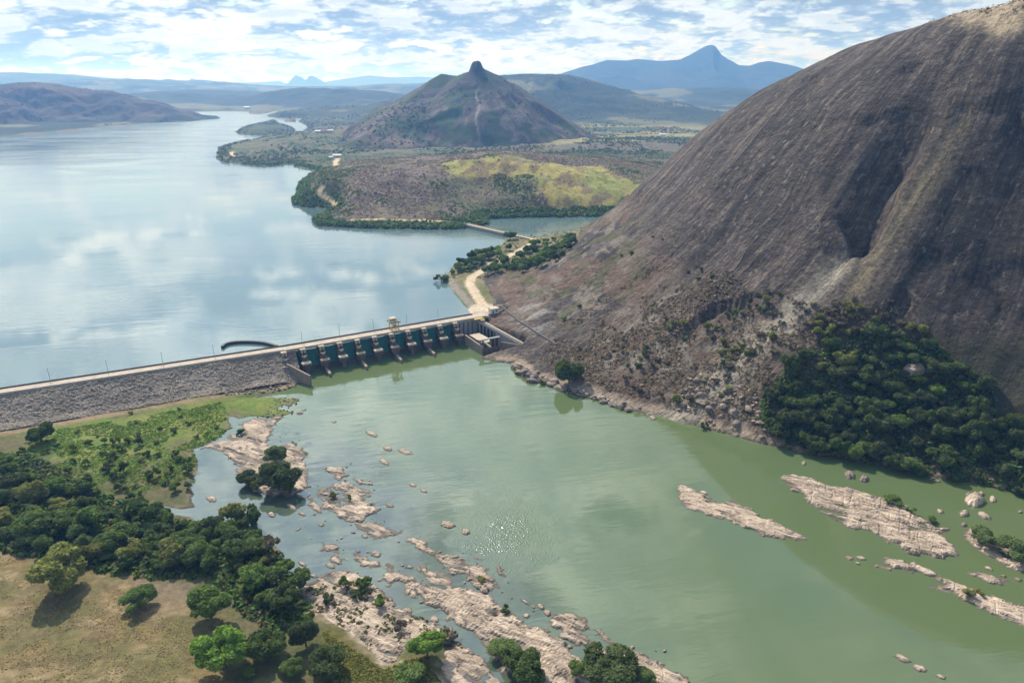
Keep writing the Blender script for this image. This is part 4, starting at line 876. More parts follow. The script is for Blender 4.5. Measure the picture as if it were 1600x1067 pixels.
def tree_proto(key, seed, R, Hc, ztrunk, nl, nleaf, leaf, mat):
    zc = ztrunk + Hc * .45; V, Q, cs, rs = crown_mesh('crown', seed, R, Hc, nl, nleaf, leaf, mat, zc); me = bpy.data.meshes.new('crown')
    o = mesh_np('crown', V, Q, mat); tm = trunk_mb(seed, cs, zc, R * .055).build('trunk', BARK, None, 0, True); PROTO.setdefault(key, []).append((o.data, tm.data, R)); bpy.data.objects.remove(o); bpy.data.objects.remove(tm); bpy.data.meshes.remove(me)
TREES = []
def plant(name, key, p, sc, label, cat, group=None, var=None, rz=None, sz=None, one=False):
    rng = random.Random(int(p[0] * 91 + p[1] * 37)); pr = PROTO[key]; cm, tm, R = pr[var % len(pr)] if var is not None else rng.choice(pr)
    root = empty(name, (p[0], p[1], p[2]), rz if rz is not None else rng.uniform(0, 6.28)); s = sc / R; root.scale = (s * rng.uniform(.82, 1.2), s * rng.uniform(.82, 1.2), (sz or 1) * s * rng.uniform(.8, 1.2)); tag(root, label, cat, group)
    for nm, me in (('crown', cm), ('trunk', tm)):
        o = bpy.data.objects.new(nm, me); COL.objects.link(o); o.parent = root
    TREES.append((p[0], p[1], sc)); return root
for i in range(4): tree_proto('dark', 10 + i, 6, 5.6, 3.0, 15, 2600, .78, FOL['dark'])
for i in range(4): tree_proto('mid', 20 + i, 6, 5.0, 2.6, 14, 2400, .80, FOL['mid'])
for i in range(2): tree_proto('bright', 30 + i, 6, 5.0, 3.2, 16, 3000, .75, FOL['bright'])
for i in range(2): tree_proto('olive', 40 + i, 6, 4.6, 2.4, 14, 2400, .78, FOL['olive'])
for i in range(2): tree_proto('hero', 45 + i, 6, 5.2, 2.6, 22, 5200, .55, FOL['mid'])
for i in range(2): tree_proto('heroolive', 47 + i, 6, 5.4, 2.2, 22, 5200, .55, FOL['olive'])
for i in range(2): tree_proto('herobright', 50 + i, 6, 5.4, 3.2, 22, 5200, .55, FOL['bright'])
for i in range(2): tree_proto('herodark', 53 + i, 6, 5.6, 2.6, 22, 5200, .55, FOL['dark'])
for i in range(3): tree_proto('shrub', 60 + i, 2, 1.9, .5, 8, 420, .52, FOL['mid'])
for i in range(3): tree_proto('darkshrub', 64 + i, 2, 1.9, .5, 8, 420, .52, FOL['dark'])
for i in range(3): tree_proto('dryshrub', 70 + i, 2, 1.8, .5, 8, 340, .50, FOL['dry'])
for i in range(2): tree_proto('oliveshrub', 74 + i, 2, 1.8, .5, 8, 400, .52, FOL['olive'])
def at(u, v, hf=None, t0=150, t1=900): return trace([u], [v], hf or near_h, t0, t1, 700)[0]
def scatter(poly, dmin, n, seed, avoid=None, dvar=.35):
    rng = np.random.default_rng(seed); poly = np.array(poly); lo, hi = poly.min(0), poly.max(0); out = []; P = rng.uniform(lo, hi, (n * 40, 2)); ins = sdf(P[:, 0], P[:, 1], poly) > 0
    for p in P[ins]:
        dm = dmin * (1 + dvar * (2 * vnoise(np.array([p[0] / 17]), np.array([p[1] / 17]), seed)[0] - 1))
        if out and ((np.array(out) - p) ** 2).sum(1).min() < dm * dm: continue
        if avoid is not None and any((p[0] - a) ** 2 + (p[1] - b) ** 2 < (c + dmin * .4) ** 2 for a, b, c in avoid): continue
        out.append(p)
        if len(out) >= n: break
    return np.array(out)
def poly_at(px, hf=None, dv=0): return trace([p[0] for p in px], [p[1] + dv for p in px], hf or near_h, 150, 900, 500)[:, :2]
PX = 1 / F
# ------------------------------- single trees one can tell apart (pixel of the trunk foot, crown width in pixels)
SINGLE = [
 ('broadleaf_tree', 'heroolive', 103, 917, 92, 'big light olive tree with wide crown and long shadow left on the dry grass', 0, .9),
 ('broadleaf_tree', 'hero', 217, 948, 56, 'small round green tree alone on the dry grass between two larger trees', 0, .9),
 ('broadleaf_tree', 'hero', 330, 964, 84, 'green spreading tree with lit crown right of the small lone tree on the dry grass', 1, .85),
 ('broadleaf_tree', 'herobright', 352, 1042, 84, 'vivid bright green tree at the lower right corner of the dry grass', 0, 1.0),
 ('broadleaf_tree', 'herodark', 420, 1025, 70, 'very dark round tree touching the vivid bright green tree', 0, 1.0),
 ('broadleaf_tree', 'herodark', 478, 1008, 52, 'upright dark green tree above the mossy patch beside the pale rock shelf', 1, 1.2),
 ('broadleaf_tree', 'herodark', 512, 1050, 62, 'dark tree at the bottom edge left of the mossy patch', 0, .9),
 ('broadleaf_tree', 'hero', 458, 1052, 46, 'dark green bush like tree at the bottom edge under the upright dark tree', 0, .9),
 ('broadleaf_tree', 'hero', 389, 1056, 26, 'little blue green sapling tree at the bottom edge below the very dark tree', 1, .9),
 ('broadleaf_tree', 'herodark', 65, 690, 42, 'lone dark round tree on the meadow at the foot of the embankment', 1, 1.05),
 ('broadleaf_tree', 'herodark', 436, 767, 74, 'largest dark tree of the clump on the small rocky river island', 1, .85),
 ('broadleaf_tree', 'herodark', 390, 757, 46, 'low dark tree on the left of the rocky river island clump', 0, .8),
 ('broadleaf_tree', 'hero', 430, 722, 40, 'smaller green tree at the back of the rocky river island clump', 0, .8),
 ('broadleaf_tree', 'darkshrub', 376, 679, 16, 'little round bush on the pale rocks by the inlet above the island clump', 0, 1),
 ('broadleaf_tree', 'herobright', 668, 1026, 62, 'green tree standing on the pale rock shelf at the bottom centre', 1, .9),
 ('broadleaf_tree', 'hero', 640, 1066, 62, 'pale green bushy tree cut by the bottom edge left of the rock slab', 1, .8),
 ('broadleaf_tree', 'hero', 790, 1030, 58, 'tree at the upper end of the bush belt crossing the pale rock shelf', 0, .75),
 ('broadleaf_tree', 'herodark', 822, 1058, 60, 'dark tree at the lower end of the bush belt on the pale rock shelf', 1, .75),
 ('broadleaf_tree', 'herodark', 950, 1062, 84, 'broad dark tree at the bottom edge on the right hand pale rock shelf', 0, .8),
 ('broadleaf_tree', 'hero', 905, 1056, 48, 'lower green tree left of the broad dark tree at the bottom edge', 1, .75),
 ('broadleaf_tree', 'hero', 1002, 1070, 50, 'lower green tree right of the broad dark tree at the bottom edge', 0, .75),
 ('broadleaf_tree', 'herodark', 889, 597, 46, 'dark tree growing among boulders at the foot of the dome near the outlet', 0, 1.15),
 ('broadleaf_tree', 'hero', 1394, 789, 30, 'small green tree on the upper edge of the largest rock island', 0, .8),
 ('broadleaf_tree', 'shrub', 1420, 801, 18, 'low bush just right of the small tree on the largest rock island', 0, .8),
 ('broadleaf_tree', 'hero', 1455, 815, 17, 'little bush at the right tip of the largest rock island', 1, .9),
 ('broadleaf_tree', 'hero', 1533, 850, 42, 'green tree on the rocks at the right edge of the river', 1, .85),
 ('broadleaf_tree', 'hero', 1580, 872, 52, 'broad green tree cut by the right edge of the picture on the river rocks', 0, .75),
 ('broadleaf_tree', 'olive', 1512, 935, 26, 'small olive bush on the long lower right rock bar', 0, .7),
 ('broadleaf_tree', 'olive', 1530, 930, 16, 'smaller olive bush beside the first on the long lower right rock bar', 1, .8),
 ('broadleaf_tree', 'darkshrub', 690, 440, 24, 'dark round tree at the lake tip of the spit above the dam road', 1, 1.0),
 ('broadleaf_tree', 'hero', 797, 375, 22, 'single tree beside the right end of the causeway bridge', 1, .9),
]
ROCKPOS = []
def island_poly(px, z=0): return WP(px, z)
BANKROCK = mat_rock('river_bedrock', [(.050, .036, .027), (.20, .155, .115), (.38, .285, .205), (.56, .455, .35)])
BOULD = mat_rock('boulder_stone', [(.035, .028, .024), (.11, .082, .065), (.22, .17, .135), (.34, .28, .23)], 1.6)
BIG_ROCKS = [
 ('rock_shelf', [(456,897),(470,905),(484,913),(501,902),(514,895),(544,893),(575,910),(596,925),(610,936),(640,963),(671,973),(690,982),(706,993),(724,1011),(742,1022),(752,1034),(700,1012),(688,1012),(655,1000),(640,1022),(622,1042),(604,1046),(585,1030),(560,1005),(530,985),(505,972),(488,950),(468,925)], 1.9, 'pale bedrock shelf with pools and bushes between the wood and the channel'),
 ('rock_shelf', [(632,916),(645,910),(662,913),(697,915),(715,917),(750,926),(776,940),(802,953),(822,975),(848,983),(874,999),(893,1013),(930,1040),(975,1068),(1010,1100),(840,1100),(805,1062),(775,1030),(741,990),(715,973),(689,954),(662,938),(634,928)], 1.9, 'large pale bedrock shelf running diagonally down the lower middle of the river'),
 ('rock_shelf', [(859,972),(864,962),(872,957),(894,956),(912,964),(934,984),(969,1006),(1012,1027),(1043,1043),(1080,1066),(1110,1090),(1050,1100),(990,1062),(925,1018),(903,1007),(877,993)], 1.4, 'narrow pale bedrock shelf beside the open river at the bottom right of centre'),
 ('rock_shelf', [(697,1011),(720,1013),(741,1020),(763,1035),(790,1062),(840,1110),(690,1110),(690,1040)], 1.1, 'rounded pale rock slab at the bottom edge below the central tree'),
 ('rock_shelf', [(316,700),(330,692),(347,688),(360,678),(372,680),(378,662),(395,654),(425,652),(438,652),(430,668),(418,690),(424,702),(452,692),(468,700),(480,732),(482,760),(462,772),(430,776),(400,768),(376,748),(368,722),(352,710),(330,703)], 1.0, 'flat pale rock island with pools and a tree clump beside the meadow'),
 ('rock_outcrop', [(497,766),(519,756),(544,756),(559,762),(584,770),(568,776),(572,782),(591,797),(578,806),(566,816),(544,816),(519,800),(506,794),(500,781)], 1.7, 'blocky pale rock island in the middle left of the river'),
 ('rock_outcrop', [(556,819),(575,815),(600,819),(628,834),(606,842),(581,839),(562,831)], 1.0, 'low dark streaked rock island just below the blocky one'),
 ('rock_outcrop', [(506,731),(518,729),(531,730),(545,741),(531,750),(516,741)], 1.1, 'small rock island above the blocky one, left of a narrow dark reef'),
 ('rock_outcrop', [(550,743),(569,752),(583,757),(566,759),(552,751)], .9, 'narrow dark reef to the upper right of the blocky island'),
 ('rock_outcrop', [(475,778),(491,780),(506,794),(503,801),(487,793)], .9, 'slanting rock reef touching the left side of the blocky island'),
 ('rock_outcrop', [(503,843),(519,850),(544,866),(525,862),(506,857)], .9, 'wedge shaped reef left of centre in the shallow water'),
 ('rock_outcrop', [(516,866),(528,868),(537,877),(530,880),(520,874)], .7, 'small reef just below the wedge shaped reef'),
 ('rock_outcrop', [(553,866),(569,869),(591,881),(616,887),(612,894),(587,887),(566,881)], .9, 'long thin dark edged reef pointing down right in the shallows'),
 ('rock_outcrop', [(592,904),(606,898),(619,896),(640,899),(658,905),(640,909),(608,912)], 1.1, 'flat pale reef just above the large diagonal shelf'),
 ('rock_outcrop', [(632,846),(645,842),(662,844),(684,866),(671,866),(649,856)], 1.3, 'stony ridge of heaped blocks left of the sun glitter'),
 ('rock_outcrop', [(680,870),(700,866),(715,872),(741,883),(732,896),(706,898),(689,883)], 1.3, 'broad pale outcrop below the stony ridge'),
 ('rock_outcrop', [(732,888),(745,885),(759,890),(770,902),(781,916),(763,925),(741,914),(728,903)], 1.2, 'brown outcrop with a bush at the right end of the outcrops by the open water'),
 ('rock_outcrop', [(662,883),(676,887),(689,896),(706,905),(700,910),(680,912),(668,901)], .9, 'small tilted slabs left of the broad pale outcrop'),
 ('rock_outcrop', [(662,904),(676,902),(705,906),(700,914),(676,914)], .8, 'rounded slab touching the upper end of the large diagonal shelf'),
 ('rock_outcrop', [(740,862),(750,866),(760,876),(752,880),(742,870)], .8, 'little dark spur of stones beside the sun glitter'),
 ('rock_outcrop', [(772,884),(786,888),(790,898),(780,899)], .8, 'pair of stones alone to the right of the brown outcrop'),
 ('rock_island', [(1216,746),(1241,742),(1275,751),(1303,762),(1337,765),(1372,777),(1412,793),(1444,812),(1480,827),(1476,845),(1497,866),(1474,874),(1428,866),(1397,849),(1366,835),(1316,820),(1284,799),(1253,774),(1225,757)], 2.6, 'largest pale rock island, long and tapering, on the right side of the river'),
 ('rock_island', [(1055,756),(1075,762),(1100,775),(1125,785),(1140,783),(1165,790),(1190,805),(1215,818),(1240,830),(1264,842),(1245,844),(1210,838),(1190,836),(1165,826),(1140,815),(1110,805),(1075,793),(1062,783)], 1.6, 'broken rocky island bar in the middle of the river where the dome reflection ends'),
 ('rock_island', [(1384,873),(1412,876),(1444,889),(1475,901),(1516,917),(1537,930),(1600,948),(1660,968),(1660,992),(1600,979),(1560,964),(1530,949),(1505,932),(1469,906),(1431,893),(1394,887)], 1.8, 'long low rock bar running off the lower right edge of the picture'),
 ('rock_outcrop', [(1456,915),(1475,913),(1500,918),(1498,923),(1475,920)], .7, 'thin pale spur of rock below the long low bar'),
 ('rock_outcrop', [(1356,879),(1372,878),(1391,887),(1378,889)], .9, 'short rock at the left end of the long low bar'),
 ('rock_outcrop', [(1503,890),(1531,895),(1553,899),(1576,910),(1547,910),(1528,902)], .9, 'flat rock between the largest island and the long low bar'),
 ('rock_island', [(1498,828),(1522,826),(1553,842),(1584,864),(1640,882),(1640,896),(1600,893),(1578,890),(1547,871),(1522,856)], 1.3, 'rocky islet with two green trees at the right edge of the picture'),
]
SMALL_ROCKS = [  # u, v, half length px, half width px, angle, height m
 (581,678,10,4,25,.8),(606,701,8,4,10,.7),(633,706,12,4,15,.7),(600,722,9,4,30,.6),(522,659,4,2,0,.5),(645,758,6,3,20,.5),(662,767,7,2.5,15,.5),(700,820,13,6,10,1.0),(728,831,7,4.5,10,1.0),(609,790,7,3,10,.5),(330,780,9,5,10,.8),(456,792,9,4,35,.6),(472,803,6,3,20,.5),(425,804,6,4,10,.9),(466,827,5,1.5,-30,.35),(587,866,9,4.5,10,.8),(516,884,8,4,15,.6),(472,881,8,3,30,.6),
 (502,820,5,3,0,.5),(560,862,4,2,0,.4),(490,900,8,3,10,.5),(500,906,6,3,0,.5),(640,886,6,3,10,.5),(655,890,5,3,40,.5),(612,957,7,4,35,.8),(652,968,5,3,20,.4),(678,967,8,5,20,.6),(733,905,5,3,0,.6),(748,916,7,5,10,1.4),(757,922,8,6,10,1.6),(820,940,9,2,35,.5),(833,948,4,2,30,.4),(845,948,7,4,25,.8),(856,958,6,5,30,.9),(823,962,6,4,10,.6),(575,775,5,2,0,.3),
 (1328,743,9,6,15,2.0),(1350,749,8,5,5,1.7),(1256,724,4,3,0,1.0),(1523,782,17,11,10,3.0),(1513,774,5,4,0,1.4),(1533,772,5,3,20,1.2),(1551,780,6,5,30,1.2),(1506,803,9,5,5,1.5),(1538,806,13,4,25,1.2),(1506,820,6,3,5,.9),(1469,799,6,3,20,.9),(1327,872,8,3,15,.5),(1346,872,9,3,15,.6),(1456,748,6,2,0,.7),(1465,752,5,2,0,.6),(1594,800,4,2,0,.7),
 (1410,1029,16,5,25,.7),(1437,1044,14,5,20,.7),(1470,1057,10,3,20,.5),(1020,653,6,3,10,1.0),(475,640,4,2,0,.6),(468,645,5,2,0,.6),(452,632,4,2,0,.6),(348,257,4,2,0,1.4),(722,395,5,1.5,0,.5),(1100,770,7,3,20,.6),(570,838,6,3,20,.5),(552,832,4,2,0,.4),(1340,880,5,2,20,.5),(1590,905,8,3,20,.6),(1568,900,6,2,15,.5),(1545,888,8,3,20,.5)]
ROCK_LABEL = {0:'pale speckled low rock alone in the open river below the spillway', 1:'small pale rock left of two in the open river below the spillway',2:'longer pale rock right of two in the open river below the spillway',36:'brown boulder standing in green water above the largest rock island',37:'rounder boulder just right of the brown one above the largest island',38:'tiny boulder alone near the curved pale bank of the wood',39:'big pinkish boulder in the water near the right edge',57:'dark lone rock off the tip of the second peninsula',58:'dark low snag floating in the bay behind the dam spit'}
def rock_height(X, Y, poly, h, seed, skew=True):
    s = sdf(X, Y, poly); h = h * .6; a, b = -X * ST_S + Y * ST_C, X * ST_C + Y * ST_S      # b runs along the strata
    a = a + fbm(X / 12, Y / 12, seed + 8, 3) * 2.0
    s = s + 1.6 * fbm(a / 1.6, b / 5, seed, 4) + .8 * fbm(X / 1.2, Y / 1.2, seed + 9, 2); e = sst(-.3, 1.3, s)
    lay = ridged(a / 3.6, b / 19, seed + 2, 4); blk = vnoise(a / 1.15, b / 3.4, seed + 3); blk2 = vnoise(a / .6 + 5, b / 1.6, seed + 5); big = fbm(X / 13, Y / 13, seed + 4, 3)
    z = e * h * (.34 + .7 * (lay - .5) + .42 * (np.floor(blk * 4) / 4 - .4) + .18 * (blk2 - .5) + .55 * big) + e * .34
    crk = 1 - sst(.02, .10, np.abs(vnoise(a / 1.9, b / 12, seed + 6) - .5)); crk2 = 1 - sst(.02, .07, np.abs(vnoise(a / 8, b / 3.5, seed + 7) - .5)); hole = sst(.66, .78, n01(a, b / 2.6, 4.0, seed + 10))
    z = z - e * np.maximum(crk * .38, crk2 * .3) * (h * .5 + .25) - hole * e * .4
    return np.where(s > -3.2, z + np.minimum(0, (s + .3)) * .6, -2.0)
def build_rocks():
    sd = 500
    for name, px, h, lab in BIG_ROCKS:
        sd += 11; poly = rough(WP(px), 1.6, 1.9, sd); lo, hi = poly.min(0) - 4, poly.max(0) + 4; st = .4 if (hi - lo).max() < 75 else .55
        X, Y = np.meshgrid(np.arange(lo[0], hi[0], st), np.arange(max(lo[1], 108), hi[1], st))
        Z = rock_height(X, Y, poly, h, sd); o = grid_obj(name, X, Y, Z, Z > -.45, BANKROCK, smooth=False); tag(o, lab, 'rock'); ROCKPOS.append((X, Y, Z, poly))
    # loose stones standing in the river
    for i, (u, v, a, b, ang, h) in enumerate(SMALL_ROCKS):
        z0 = ZL if i in (57, 58) else 0.0; th = np.linspace(0, 2 * math.pi, 22)[:-1]; rr = random.Random(900 + i); k = np.array([rr.uniform(.78, 1.15) for _ in th]); ca, sa = math.cos(math.radians(ang)), math.sin(math.radians(ang))
        pu = u + k * (a * np.cos(th) * ca - b * np.sin(th) * sa); pv = v + k * (a * np.cos(th) * sa + b * np.sin(th) * ca); poly = WP(np.stack([pu, pv], 1), z0); c = poly.mean(0); R = np.abs(poly - c).max()
        q = np.linspace(0, 1.18, 9); verts = []; 
        for t in q:
            P = c + (poly - c) * t; hh = h * .95 * np.clip(1 - t ** 2.6, -.6, 1) * (.8 + .5 * (vnoise(P[:, 0] / (R * .35) + i * 7, P[:, 1] / (R * .35), 950) - .2)); verts.append(np.stack([P[:, 0] + fbm(P[:, 0] / 2, P[:, 1] / 2, 951) * R * .08, P[:, 1], z0 + hh], 1))
        n = len(th); V = np.concatenate(verts); f = [(r * n + j, r * n + (j + 1) % n, (r + 1) * n + (j + 1) % n, (r + 1) * n + j) for r in range(len(q) - 1) for j in range(n)]
        o = mesh_np('river_rock', V, np.array(f)[:, ::1], BANKROCK if i not in (36, 37, 40, 45, 57, 58) else BOULD, None, False)
        lab = ROCK_LABEL.get(i); side = 'left' if u < 1000 else 'right'
        if lab: tag(o, lab, 'rock')
        elif z0 == 0: tag(o, {'left': 'small pale stone breaking the shallow water among the reefs on the left', 'right': 'small stone breaking the green water around the rock islands on the right'}[side], 'rock', 'stones in the shallows on the %s of the river' % side)
    # boulder shapes
    protos = []
    import bmesh
    for k in range(7):
        bm = bmesh.new(); bmesh.ops.create_icosphere(bm, subdivisions=3, radius=1.0); rr = random.Random(k)
        cuts = [(np.array([rr.gauss(0, 1) for _ in range(3)]), rr.uniform(.55, .9)) for _ in range(9)]
        for v in bm.verts:
            p = np.array(v.co)
            for nrm, dd in cuts:
                nn = nrm / np.linalg.norm(nrm); ex = p @ nn - dd
                if ex > 0: p = p - nn * ex * .92
            p = p * (1 + .10 * float(fbm(np.array([p[0] * 2 + k * 9]), np.array([p[1] * 2 + p[2] * 3]), 960)[0])); v.co = p * np.array([1.15, .9, .72])
        me = bpy.data.meshes.new('boulder'); bm.to_mesh(me); bm.free(); me.materials.append(BOULD); protos.append(me)
    light = [m.copy() for m in protos]
    for m in light: m.materials.clear(); m.materials.append(BANKROCK)
    def boulder(x, y, z, s, lab, grp, li=False, name='boulder'):
        rr = random.Random(int(x * 77 + y * 131)); o = bpy.data.objects.new(name, rr.choice(light if li else protos)); COL.objects.link(o); o.location = (x, y, z); o.rotation_euler = (rr.uniform(-.3, .3), rr.uniform(-.3, .3), rr.uniform(0, 6.28)); o.scale = (s * rr.uniform(.8, 1.3), s * rr.uniform(.8, 1.2), s * rr.uniform(.75, 1.15)); tag(o, lab, 'boulder', grp)
    # heaped along the water at the foot of the dome
    zn = poly_at([(800,568),(830,580),(860,592),(900,608),(950,622),(1000,637),(1010,640),(1012,648),(1000,648),(940,628),(880,612),(830,597),(805,580)], None); P = scatter(zn, 1.4, 120, 31, None, .9)
    for p in P:
        z = float(dome_h(p[:1], p[1:])[0]); s = random.Random(int(p[0] * 999)).choice([.5, .6, .8, 1.0, 1.5, 2.2, 3.0]); boulder(p[0], p[1], max(z, 0) + s * .1, s, 'brown boulder heaped along the waterline at the foot of the dome', 'boulders heaped along the waterline', s < 1.0)
    zn = poly_at([(1060,600),(1110,580),(1180,600),(1190,640),(1240,680),(1240,698),(1180,690),(1110,670),(1060,650)]); P = scatter(zn, 1.8, 85, 33, None, .9)
    for p in P:
        z = float(dome_h(p[:1], p[1:])[0]); s = random.Random(int(p[0] * 999)).choice([.6, .8, 1.0, 1.5, 2.6]); boulder(p[0], p[1], z - s * .1, s, 'pale boulder lying in the rubble slope left of the dark wood', 'boulders on the rubble slope', s < 1.2)
    rng = np.random.default_rng(77); cnt = 0
    for k, (X, Y, Z, poly) in enumerate(ROCKPOS):
        m = (Z < -.1) & (sdf(X, Y, poly) > -5.5) & (sdf(X, Y, poly) < -.4); ii = np.flatnonzero(m.ravel()); n = min(len(ii), int(3 + len(poly) * .05))
        for q in rng.choice(ii, n, replace=False) if n else []:
            if cnt >= 80: break
            cnt += 1; s = rng.choice([.2, .3, .4, .6]); lf = X.flat[q] < 20
            boulder(float(X.flat[q]), float(Y.flat[q]), .02, s, 'loose fragment of rock in the water at the edge of the %s' % ('left hand reefs' if lf else 'right hand rock islands'), 'rock fragments round the %s' % ('left hand reefs' if lf else 'right hand rock islands'), s > .3, 'rock_fragment')
    b = at(1428, 580); boulder(b[0], b[1], b[2] + .5, 5.5, 'huge grey boulder with a bush on top leaning on the dome above the wood', None, False, 'boulder'); plant('bush', 'mid', (b[0] - 1, b[1] + 1, b[2] + 3.6), 3.6, 'green bush growing on top of the huge grey boulder above the wood', 'bush')
    zn = poly_at([(345,612),(400,605),(465,598),(468,604),(430,612),(380,616),(350,618)]); P = scatter(zn, 1.6, 46, 35)
    for p in P: boulder(p[0], p[1], max(0.1, float(bank_h(p[:1], p[1:])[0])) + .2, random.Random(int(p[0] * 99)).uniform(.45, 1.1), 'dark stone of the loose row at the right foot of the embankment', 'stones at the foot of the embankment')
    zn = poly_at([(430,622),(470,622),(463,632),(450,642),(463,646),(435,653),(400,652),(420,640)]); P = scatter(zn, 1.7, 40, 36)
    for p in P: boulder(p[0], p[1], max(0.05, float(bank_h(p[:1], p[1:])[0])) + .1, random.Random(int(p[0] * 99)).uniform(.35, .8), 'grey stone scattered on the grassy point below the wing wall', 'stones on the grassy point')
build_rocks()
def ground_z(x, y):
    """highest surface under a point on land or rock island"""
    z = float(near_h(np.array([x]), np.array([y]))[0])
    for X, Y, Z, poly in ROCKPOS:
        if X[0, 0] <= x <= X[0, -1] and Y[0, 0] <= y <= Y[-1, 0]:
            j = int((x - X[0, 0]) / (X[0, 1] - X[0, 0])); i = int((y - Y[0, 0]) / (Y[1, 0] - Y[0, 0])); z = max(z, float(Z[min(i, Z.shape[0] - 1), min(j, Z.shape[1] - 1)]))
    return z
def build_trees():
    for name, key, u, v, w, lab, var, sz in SINGLE:
        p = at(u, v) if v > 400 else (at(u, v, spit_h, 400, 900)); z = ground_z(p[0], p[1]); d = np.array([p[0], p[1], z - H]); dep = d[1] * CP - d[2] * SP
        nm = 'bush' if 'bush ' in lab and 'tree' not in lab.split('bush')[0] and w < 30 else name
        plant(nm, key, (p[0], p[1], z - (2.6 if 'outlet' in lab else .2)), w * PX * dep / 2 * (1.15 if 'outlet' in lab else .98), lab, 'bush' if nm == 'bush' else 'tree', None, var, None, sz)
    single = list(TREES)
    # dense wood on the left bank
    z1 = poly_at([(-40,735),(20,725),(70,745),(120,775),(165,800),(220,806),(262,812),(300,826),(345,838),(400,845),(432,862),(436,884),(470,915),(480,948),(440,962),(400,940),(372,905),(330,888),(290,896),(240,896),(180,888),(140,880),(110,872),(70,868),(30,850),(-40,838)])
    for p in scatter(z1, 6.3, 100, 41, single):
        rr = random.Random(int(p[0] * 31 + p[1])); k = rr.choices(['dark', 'mid', 'olive'], [.36, .48, .16])[0]; plant('broadleaf_tree', k, (p[0], p[1], ground_z(*p) - .3), rr.choice([2.6, 3.4, 4.0, 4.6, 5.2, 6.2]), 'rounded green tree packed in the dense wood between meadow and dry grass', 'tree', 'trees of the dense wood on the left bank')
    # scattered bushes on the meadow
    z2 = poly_at([(0,705),(60,700),(140,690),(200,690),(250,705),(300,712),(303,735),(298,775),(250,790),(180,790),(120,765),(60,735),(0,725)])
    for p in scatter(z2, 4.2, 46, 43, single):
        rr = random.Random(int(p[0] * 31 + p[1])); k = rr.choices(['darkshrub', 'shrub', 'mid', 'oliveshrub'], [.4, .3, .2, .1])[0]; plant('bush', k, (p[0], p[1], ground_z(*p) - .1), rr.uniform(1.6, 3.1), 'round green bush scattered between the meadow and the dense wood', 'bush', 'bushes between meadow and wood')
    z3 = poly_at([(70,690),(180,650),(330,630),(350,650),(345,675),(310,695),(220,695),(140,690)])
    for p in scatter(z3, 9, 14, 44, single):
        rr = random.Random(int(p[0] * 31 + p[1])); plant('bush', rr.choice(['darkshrub', 'shrub', 'oliveshrub']), (p[0], p[1], ground_z(*p) - .1), rr.uniform(.9, 1.9), 'low dark bush dotted over the bright green meadow', 'bush', 'bushes on the meadow')
    # the dark wood at the foot of the dome; mostly dark leaves paint in its shade
    z4 = poly_at([(1192,650),(1205,600),(1225,570),(1260,548),(1300,535),(1340,520),(1390,518),(1440,528),(1480,552),(1505,572),(1545,590),(1550,640),(1580,660),(1640,680),(1660,790),(1600,778),(1540,755),(1480,740),(1420,735),(1370,728),(1320,718),(1265,704),(1240,690),(1205,672)], dome_h, 8)
    for p in scatter(z4, 6.2, 165, 45):
        rr = random.Random(int(p[0] * 31 + p[1])); k = rr.choices(['dark', 'mid', 'olive'], [.84, .10, .06])[0]; plant('broadleaf_tree', k, (p[0], p[1], ground_z(*p) - .8), rr.choice([3.0, 3.8, 4.6, 5.2, 6.4]), 'tree packed in the dark wood at the foot of the granite dome', 'tree', 'trees of the dark wood under the dome')
    # wood on the spit
    z5 = poly_at([(705,428),(716,412),(735,405),(746,397),(790,388),(835,378),(875,373),(896,370),(893,392),(860,412),(800,427),(760,433),(745,428),(752,418),(730,424)], lambda x, y: np.maximum(spit_h(x, y), dome_h(x, y)), 2)
    for p in scatter(z5, 5.6, 110, 46):
        if sdl(p[:1], p[1:], ROAD)[0][0] < 5: continue
        z = max(float(spit_h(p[:1], p[1:])[0]), float(dome_h(p[:1], p[1:])[0]))
        if z < ZL + .3: continue
        rr = random.Random(int(p[0] * 31 + p[1])); k = rr.choices(['dark', 'mid', 'bright'], [.2, .55, .25])[0]; plant('broadleaf_tree', k, (p[0], p[1], z - .4), rr.uniform(3.6, 5.6), 'green tree in the grove on the spit between lake and dome', 'tree', 'trees of the grove on the spit')
    # dry and green bushes on the rubble slope and the lower flank
    z6 = poly_at([(880,560),(980,520),(1060,500),(1110,470),(1200,450),(1260,480),(1300,470),(1400,470),(1440,500),(1380,520),(1300,530),(1240,550),(1205,590),(1190,650),(1110,650),(1040,630),(960,600),(900,585)], dome_h)
    for p in scatter(z6, 2.6, 330, 47, None, .8):
        if n01(p[:1], p[1:], 13, 48)[0] < .50: continue
        rr = random.Random(int(p[0] * 31 + p[1])); k = rr.choices(['dryshrub', 'oliveshrub', 'shrub', 'darkshrub'], [.52, .22, .12, .14])[0]; plant('bush', k, (p[0], p[1], float(dome_h(p[:1], p[1:])[0]) - .3), rr.choice([.8, 1.1, 1.5, 2.0, 2.8]), {'dryshrub': 'dry brown leafless bush on the rubble slope below the dome', 'oliveshrub': 'olive bush on the rubble slope below the dome', 'shrub': 'fresh green bush on the rubble slope below the dome', 'darkshrub': 'dark green bush on the rubble slope below the dome'}[k], 'bush', {'dryshrub': 'dry bushes on the rubble slope', 'oliveshrub': 'olive bushes on the rubble slope', 'shrub': 'fresh green bushes on the rubble slope', 'darkshrub': 'dark bushes on the rubble slope'}[k])
    z7 = poly_at([(1262,500),(1300,470),(1330,462),(1370,475),(1420,495),(1440,515),(1390,520),(1330,520),(1280,530)], dome_h, 8)
